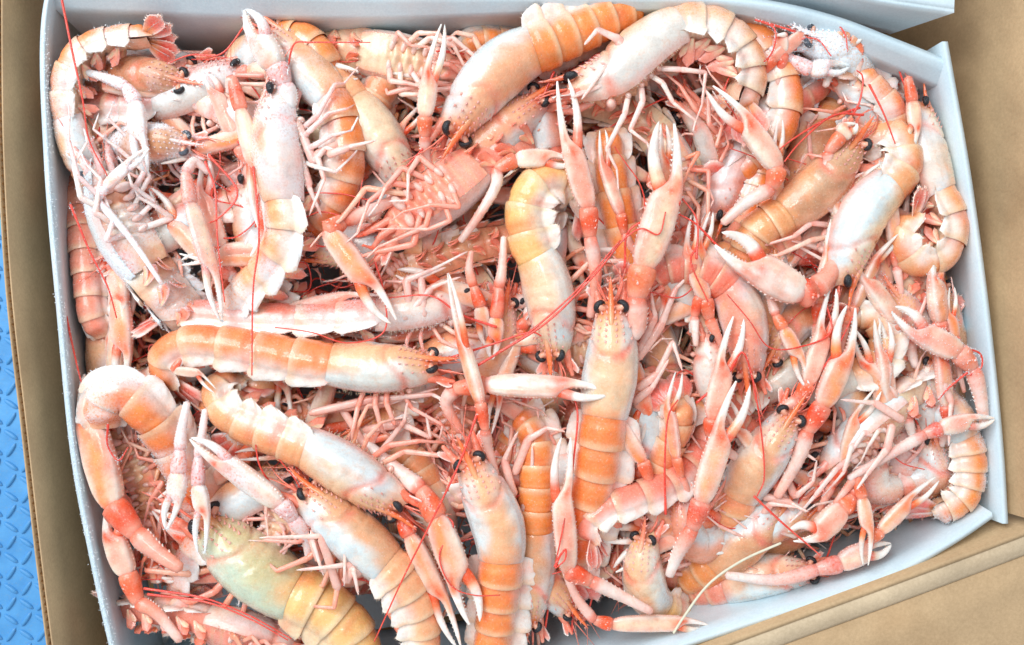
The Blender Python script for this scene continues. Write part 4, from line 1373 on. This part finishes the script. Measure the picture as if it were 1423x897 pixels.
L('langoustine below the pink bending one, orange head and bony white legs between the upright claws',
  H([(1070, 500), (1100, 450), (1140, 430)], -40, -44, -70), 70, roll=-20, pal='orange',
  claws=[CL([(1030, 640), (1000, 620), (988, 606), (990, 585), (1008, 512), (1020, 440)], 40, -14, 8, 16, opn=11, tint='pink'),
         CL([(1065, 400), (1072, 420), (1078, 438), (1088, 455), (1106, 494), (1124, 540)], 28, -4, 10, opn=3, tint='orange')])
L('langoustine behind the crossed red wrists left of centre, pale rounded shell',
  H([(700, 420), (690, 480), (660, 540)], -46, -50, -75), 72, roll=-10, pal='peach',
  claws=[CL([(655, 350), (652, 375), (658, 398), (668, 425), (670, 450), (680, 485)], 32, -8, -14, opn=2, tint='orange'),
         CL([(700, 330), (698, 370), (694, 400), (690, 440), (686, 470), (684, 500)], 30, -6, -12, opn=2, tint='orange')])
L('langoustine at the right wall with small upright fingers raised near the rim',
  H([(1300, 400), (1310, 450), (1318, 500)], -52, -50, -75), 64, roll=-20, pal='orange',
  claws=[CL([(1340, 545), (1332, 510), (1330, 490), (1328, 470), (1322, 440), (1320, 400)], 22, -20, -6, opn=9, tint='orange')])

# ---------------- a deeper layer that shows only through the gaps
NEAR = [(120, 90, 'the frost-flecked tail in the upper left corner'), (230, 150, 'the dim brown head at upper left'), (150, 320, 'the upturned frosted one at the left'),
        (330, 130, 'the raised frosted claw at upper left'), (460, 80, 'the coiled tail under the top wall'), (560, 90, 'the upturned cream one at the top'),
        (690, 110, 'the big straight orange one'), (790, 60, 'the tip of the big straight tail'), (900, 100, 'the large curled frosted one'), (1010, 100, 'the pink fan tucked under the arched back'),
        (1085, 150, 'the hanging orange tail at upper right'), (1150, 70, 'the white-frosted head in the corner'), (1215, 150, 'the grey furred tail fan'), (1290, 220, 'the pale shell along the right wall'),
        (270, 330, 'the bumpy frosted claw pointing down'), (400, 280, 'the white leg plates at upper left'), (510, 200, 'the pale yellow shell'), (620, 280, 'the upturned pink one at the upper middle'),
        (735, 320, 'the arched yellow-banded tail'), (860, 280, 'the tail between two raised claws'), (960, 370, 'the pink bending tail'), (1100, 290, 'the amber-brown one'),
        (1195, 300, 'the pale bent one at upper right'), (1300, 340, 'the coiled ring at right'), (170, 560, 'the bulging frosted tail'), (300, 470, 'the tail of the level orange one'),
        (480, 500, 'the shell of the level orange one'), (660, 470, 'the long thin upright claw'), (770, 450, 'the downward head left of centre'), (850, 520, 'the central upright one'),
        (940, 590, 'the cupped pink tail fan'), (1010, 540, 'the two crossed upright claws'), (1080, 600, 'the one with the sharp rostrum'), (1200, 480, 'the salmon ring right of the claws'),
        (1240, 590, 'the thick white legs spread in a Y'), (1340, 640, 'the orange back at the right wall'), (160, 700, 'the orange-striped claw at lower left'), (380, 640, 'the triangular tail plates'),
        (330, 790, 'the broad olive-green shell'), (500, 760, 'the slanting one with thin white legs'), (630, 780, 'the red-jointed claw at lower middle'), (690, 760, 'the upright one low in the middle'),
        (760, 690, 'the orange tail behind the central one'), (850, 710, 'the pink arched tail'), (890, 790, 'the small yellowish face'), (1040, 750, 'the half hidden orange back'),
        (1150, 720, 'the open hooked claw at lower right'), (1270, 690, 'the feathery legs in the corner'), (1100, 800, 'the claw along the lower wall'), (240, 880, 'the red antennae at lower left')]
_r = random.Random(21)
NEAR_ALL = NEAR[:]
for gy in range(5):
    for gx in range(8):
        x = 150 + gx * 160 + _r.uniform(-40, 40) + gy * 12
        y = 90 + gy * 172 + _r.uniform(-40, 40)
        if y > 830 - max(0, x - 980) * .28:
            y = 800 - max(0, x - 980) * .3
        a = _r.uniform(0, 6.28)
        bend = _r.uniform(-.9, .9)
        q = []
        cx_, cy_ = x, y
        for k in range(5):
            q.append((min(max(cx_, 125 + .07 * y), 1262 + .07 * y), min(max(cy_, 95), 800 - max(0, cx_ - 900) * .33), -80 - 5 * k))
            cx_ += 62 * math.cos(a)
            cy_ += 62 * math.sin(a)
            a += bend * .5
        rl = _r.choice([0, 25, -25, 70, -70, 165, 175])
        pal_ = _r.choice(['pink', 'peach', 'amber', 'pink', 'orange'])
        NEAR.sort(key=lambda e: (e[0] - q[2][0]) ** 2 + (e[1] - q[2][1]) ** 2)
        where = NEAR.pop(0)[2]
        how = 'upturned' if rl > 100 else 'sideways' if abs(rl) > 50 else 'buried'
        cls = []
        for sg in (-1, 1):
            b = math.atan2(q[0][1] - q[1][1], q[0][0] - q[1][0]) + sg * _r.uniform(.1, .9)
            px, py = q[0][0], q[0][1]
            pts = [(px - 30 * math.cos(b), py - 30 * math.sin(b))]
            for st in (50, 30, 80, 55):
                b += _r.uniform(-.45, .35) * sg
                yy = min(max(pts[-1][1] + st * math.sin(b), 95), 800 - max(0, pts[-1][0] + st * math.cos(b) - 900) * .33)
                pts.append((min(max(pts[-1][0] + st * math.cos(b), 125 + .07 * yy), 1255 + .075 * yy), yy))
            cls.append(dict(p=H(pts, -66, -48), w=_r.uniform(26, 36), opn=_r.uniform(2, 14), tint=_r.choice(['pink', 'orange', 'cream']), teeth=True))
        L('%s %s langoustine deep under %s' % (how, {'pale': 'pale', 'peach': 'peach', 'amber': 'brownish', 'orange': 'orange', 'pink': 'pink'}[pal_], where), q, _r.uniform(66, 80), roll=rl, pal=pal_,
          lod=.6, group='langoustines buried deep in the heap', claws=cls)

# a half-covered layer between the top and the bottom of the heap
NEAR = NEAR_ALL[:]
for gy in range(4):
    for gx in range(7):
        x = 215 + gx * 172 + _r.uniform(-50, 50) + gy * 14
        y = 165 + gy * 172 + _r.uniform(-45, 45)
        if y > 800 - max(0, x - 980) * .3:
            y = 770 - max(0, x - 980) * .3
        a = _r.uniform(0, 6.28)
        bend = _r.uniform(-1.1, 1.1)
        q = []
        cx_, cy_ = x - 110 * math.cos(a), y - 110 * math.sin(a)
        for k in range(5):
            q.append((min(max(cx_, 135 + .07 * y), 1250 + .07 * y), min(max(cy_, 100), 790 - max(0, cx_ - 900) * .33), -52 - 3 * k))
            cx_ += 58 * math.cos(a)
            cy_ += 58 * math.sin(a)
            a += bend * .45
        rl = _r.choice([12, -20, 62, -62, 75, -75, 168])
        pal_ = _r.choice(['pink', 'peach', 'orange', 'pale', 'orange', 'pink'])
        NEAR.sort(key=lambda e: (e[0] - q[2][0]) ** 2 + (e[1] - q[2][1]) ** 2)
        where = NEAR.pop(0)[2]
        how = 'upturned' if rl > 100 else 'sideways' if abs(rl) > 50 else 'half covered'
        cls = []
        for sg in (-1, 1):
            b = math.atan2(q[0][1] - q[1][1], q[0][0] - q[1][0]) + sg * _r.uniform(.1, .9)
            px, py = q[0][0], q[0][1]
            pts = [(px - 30 * math.cos(b), py - 30 * math.sin(b))]
            for st in (50, 28, 84, 56):
                b += _r.uniform(-.45, .35) * sg
                yy = min(max(pts[-1][1] + st * math.sin(b), 100), 795 - max(0, pts[-1][0] + st * math.cos(b) - 900) * .33)
                pts.append((min(max(pts[-1][0] + st * math.cos(b), 135 + .07 * yy), 1245 + .075 * yy), yy))
            cls.append(dict(p=H(pts, -44, -26), w=_r.uniform(28, 38), opn=_r.uniform(2, 14), tint=_r.choice(['pink', 'orange', 'peach'])))
        L('%s %s langoustine in the second layer beside %s' % (how, {'pale': 'pale', 'peach': 'peach', 'orange': 'orange', 'pink': 'pink'}[pal_], where), q, _r.uniform(64, 76), roll=rl, pal=pal_,
          lod=.75, group='langoustines half covered in the heap', claws=cls, frost=.18 if x < 420 else .15 if x > 1180 else 0)

# the right third is packed tighter with smaller animals, most claws reaching up the picture
NEAR = [e for e in NEAR_ALL if e[0] > 840]
for k, (x, y) in enumerate(((905, 350), (985, 470), (1075, 340), (1150, 480), (1235, 400), (1290, 500), (945, 690), (1120, 700), (1215, 620), (1060, 130), (1165, 110), (1290, 610))):
    a = _r.uniform(.6, 2.4)
    bend = _r.uniform(-.8, .8)
    q = []
    cx_, cy_ = x, y
    for j in range(4):
        q.append((min(cx_, 1250 + .075 * cy_), min(max(cy_, 60), 780 - max(0, cx_ - 900) * .3), -34 - 5 * j))
        cx_ += 55 * math.cos(a)
        cy_ += 55 * math.sin(a)
        a += bend * .5
    NEAR.sort(key=lambda e: (e[0] - x) ** 2 + (e[1] - y) ** 2)
    where = NEAR.pop(0)[2]
    rl = _r.choice([8, -15, 45, -45])
    pal_ = _r.choice(['peach', 'pink', 'orange'])
    cls = []
    for sg in (-1, 1):
        b = -math.pi / 2 + _r.uniform(-.7, .7)
        pts = [(x + sg * 18, y + 10)]
        for st in (40, 26, 70, 52):
            yy = min(max(pts[-1][1] + st * math.sin(b), 50), 780)
            pts.append((min(pts[-1][0] + st * math.cos(b), 1270 + .08 * yy), yy))
            b += _r.uniform(-.35, .35)
        cls.append(dict(p=H(pts, -20, 4), w=_r.uniform(26, 34), opn=_r.uniform(2, 13), tint=_r.choice(['pink', 'orange', 'peach']), tw=_r.uniform(-40, 40)))
    L('small %s langoustine with raised claws wedged against %s' % ({'peach': 'peach', 'orange': 'orange', 'pink': 'pink'}[pal_], where), q, _r.uniform(54, 64), roll=rl, pal=pal_,
      lod=.75, group='small langoustines in the right part of the heap', claws=cls, frost=.12 if x > 1180 else 0)

# a stray pale strand lies over the lower edge
_p = H([(936, 880), (950, 858), (985, 812), (1030, 780), (1085, 755)], 0, 2, 6)
_mb = MB()
_pp = catmull([P(*q) for q in _p], 40)
_mb.tube(_pp, 1.8, C['cream'], 6)
_o = _mb.build('fibre_strand', M['thread'], None, P(*_p[2]))
tag(_o, 'loose pale strand lying across the lower right edge of the heap', 'strand')


def tangle():
    r = random.Random(11)
    mb = MB()
    for k in range(1700):
        x = r.uniform(110, 1330)
        y = r.uniform(85, 800 - max(0, x - 900) * .33)
        x += .07 * y
        x = min(x, 1275 + .085 * y)
        h = r.uniform(-125, -72)
        a = r.uniform(0, 6.28)
        q = [P(x, y, h)]
        for s_ in range(3):
            a += r.choice([-1, 1]) * r.uniform(.2, 1.3)
            q.append(q[-1] + np.array([math.cos(a), math.sin(a), r.gauss(0, .25)]) * r.uniform(22, 40))
            q[-1][2] = min(q[-1][2], -62)
            q[-1][0] = np.clip(q[-1][0], -585 - .07 * q[-1][1], 590 - .06 * q[-1][1])
            q[-1][1] = np.clip(q[-1][1], -400, 375)
        c0 = C[r.choice(['pink', 'rose', 'tan', 'cream', 'peach', 'hotpink'])]
        p = joint_path(q)
        u = np.linspace(0, 1, len(p))
        sg = np.arange(len(p)) % 5
        c1 = mixc(c0, C['white'], r.uniform(0, .6))
        cc = mixc(mixc(np.tile(c0, (len(p), 1)), c1, u), C['ored'], .35 * ((sg == 0) | (sg == 4)) * (u > .1))
        mb.tube(p, r.uniform(2.2, 4.6) * np.interp(u, [0, .1, .33, .66, 1], [.8, 1.15, 1.0, .6, .2]) * np.where((sg == 1) | (sg == 4), 1.12, 1), cc, 6, flat=.6)
    ob = mb.build('tangled_legs', M['limb'], None, P(720, 450, -100))
    tag(ob, 'mass of tangled pink and tan walking legs filling the bottom of the tray', 'legs', kind='stuff')
tangle()
for i, (label, pts, w, k) in enumerate(exec_specs):
    langoustine(label, pts, w, seed=i + 1, **k)
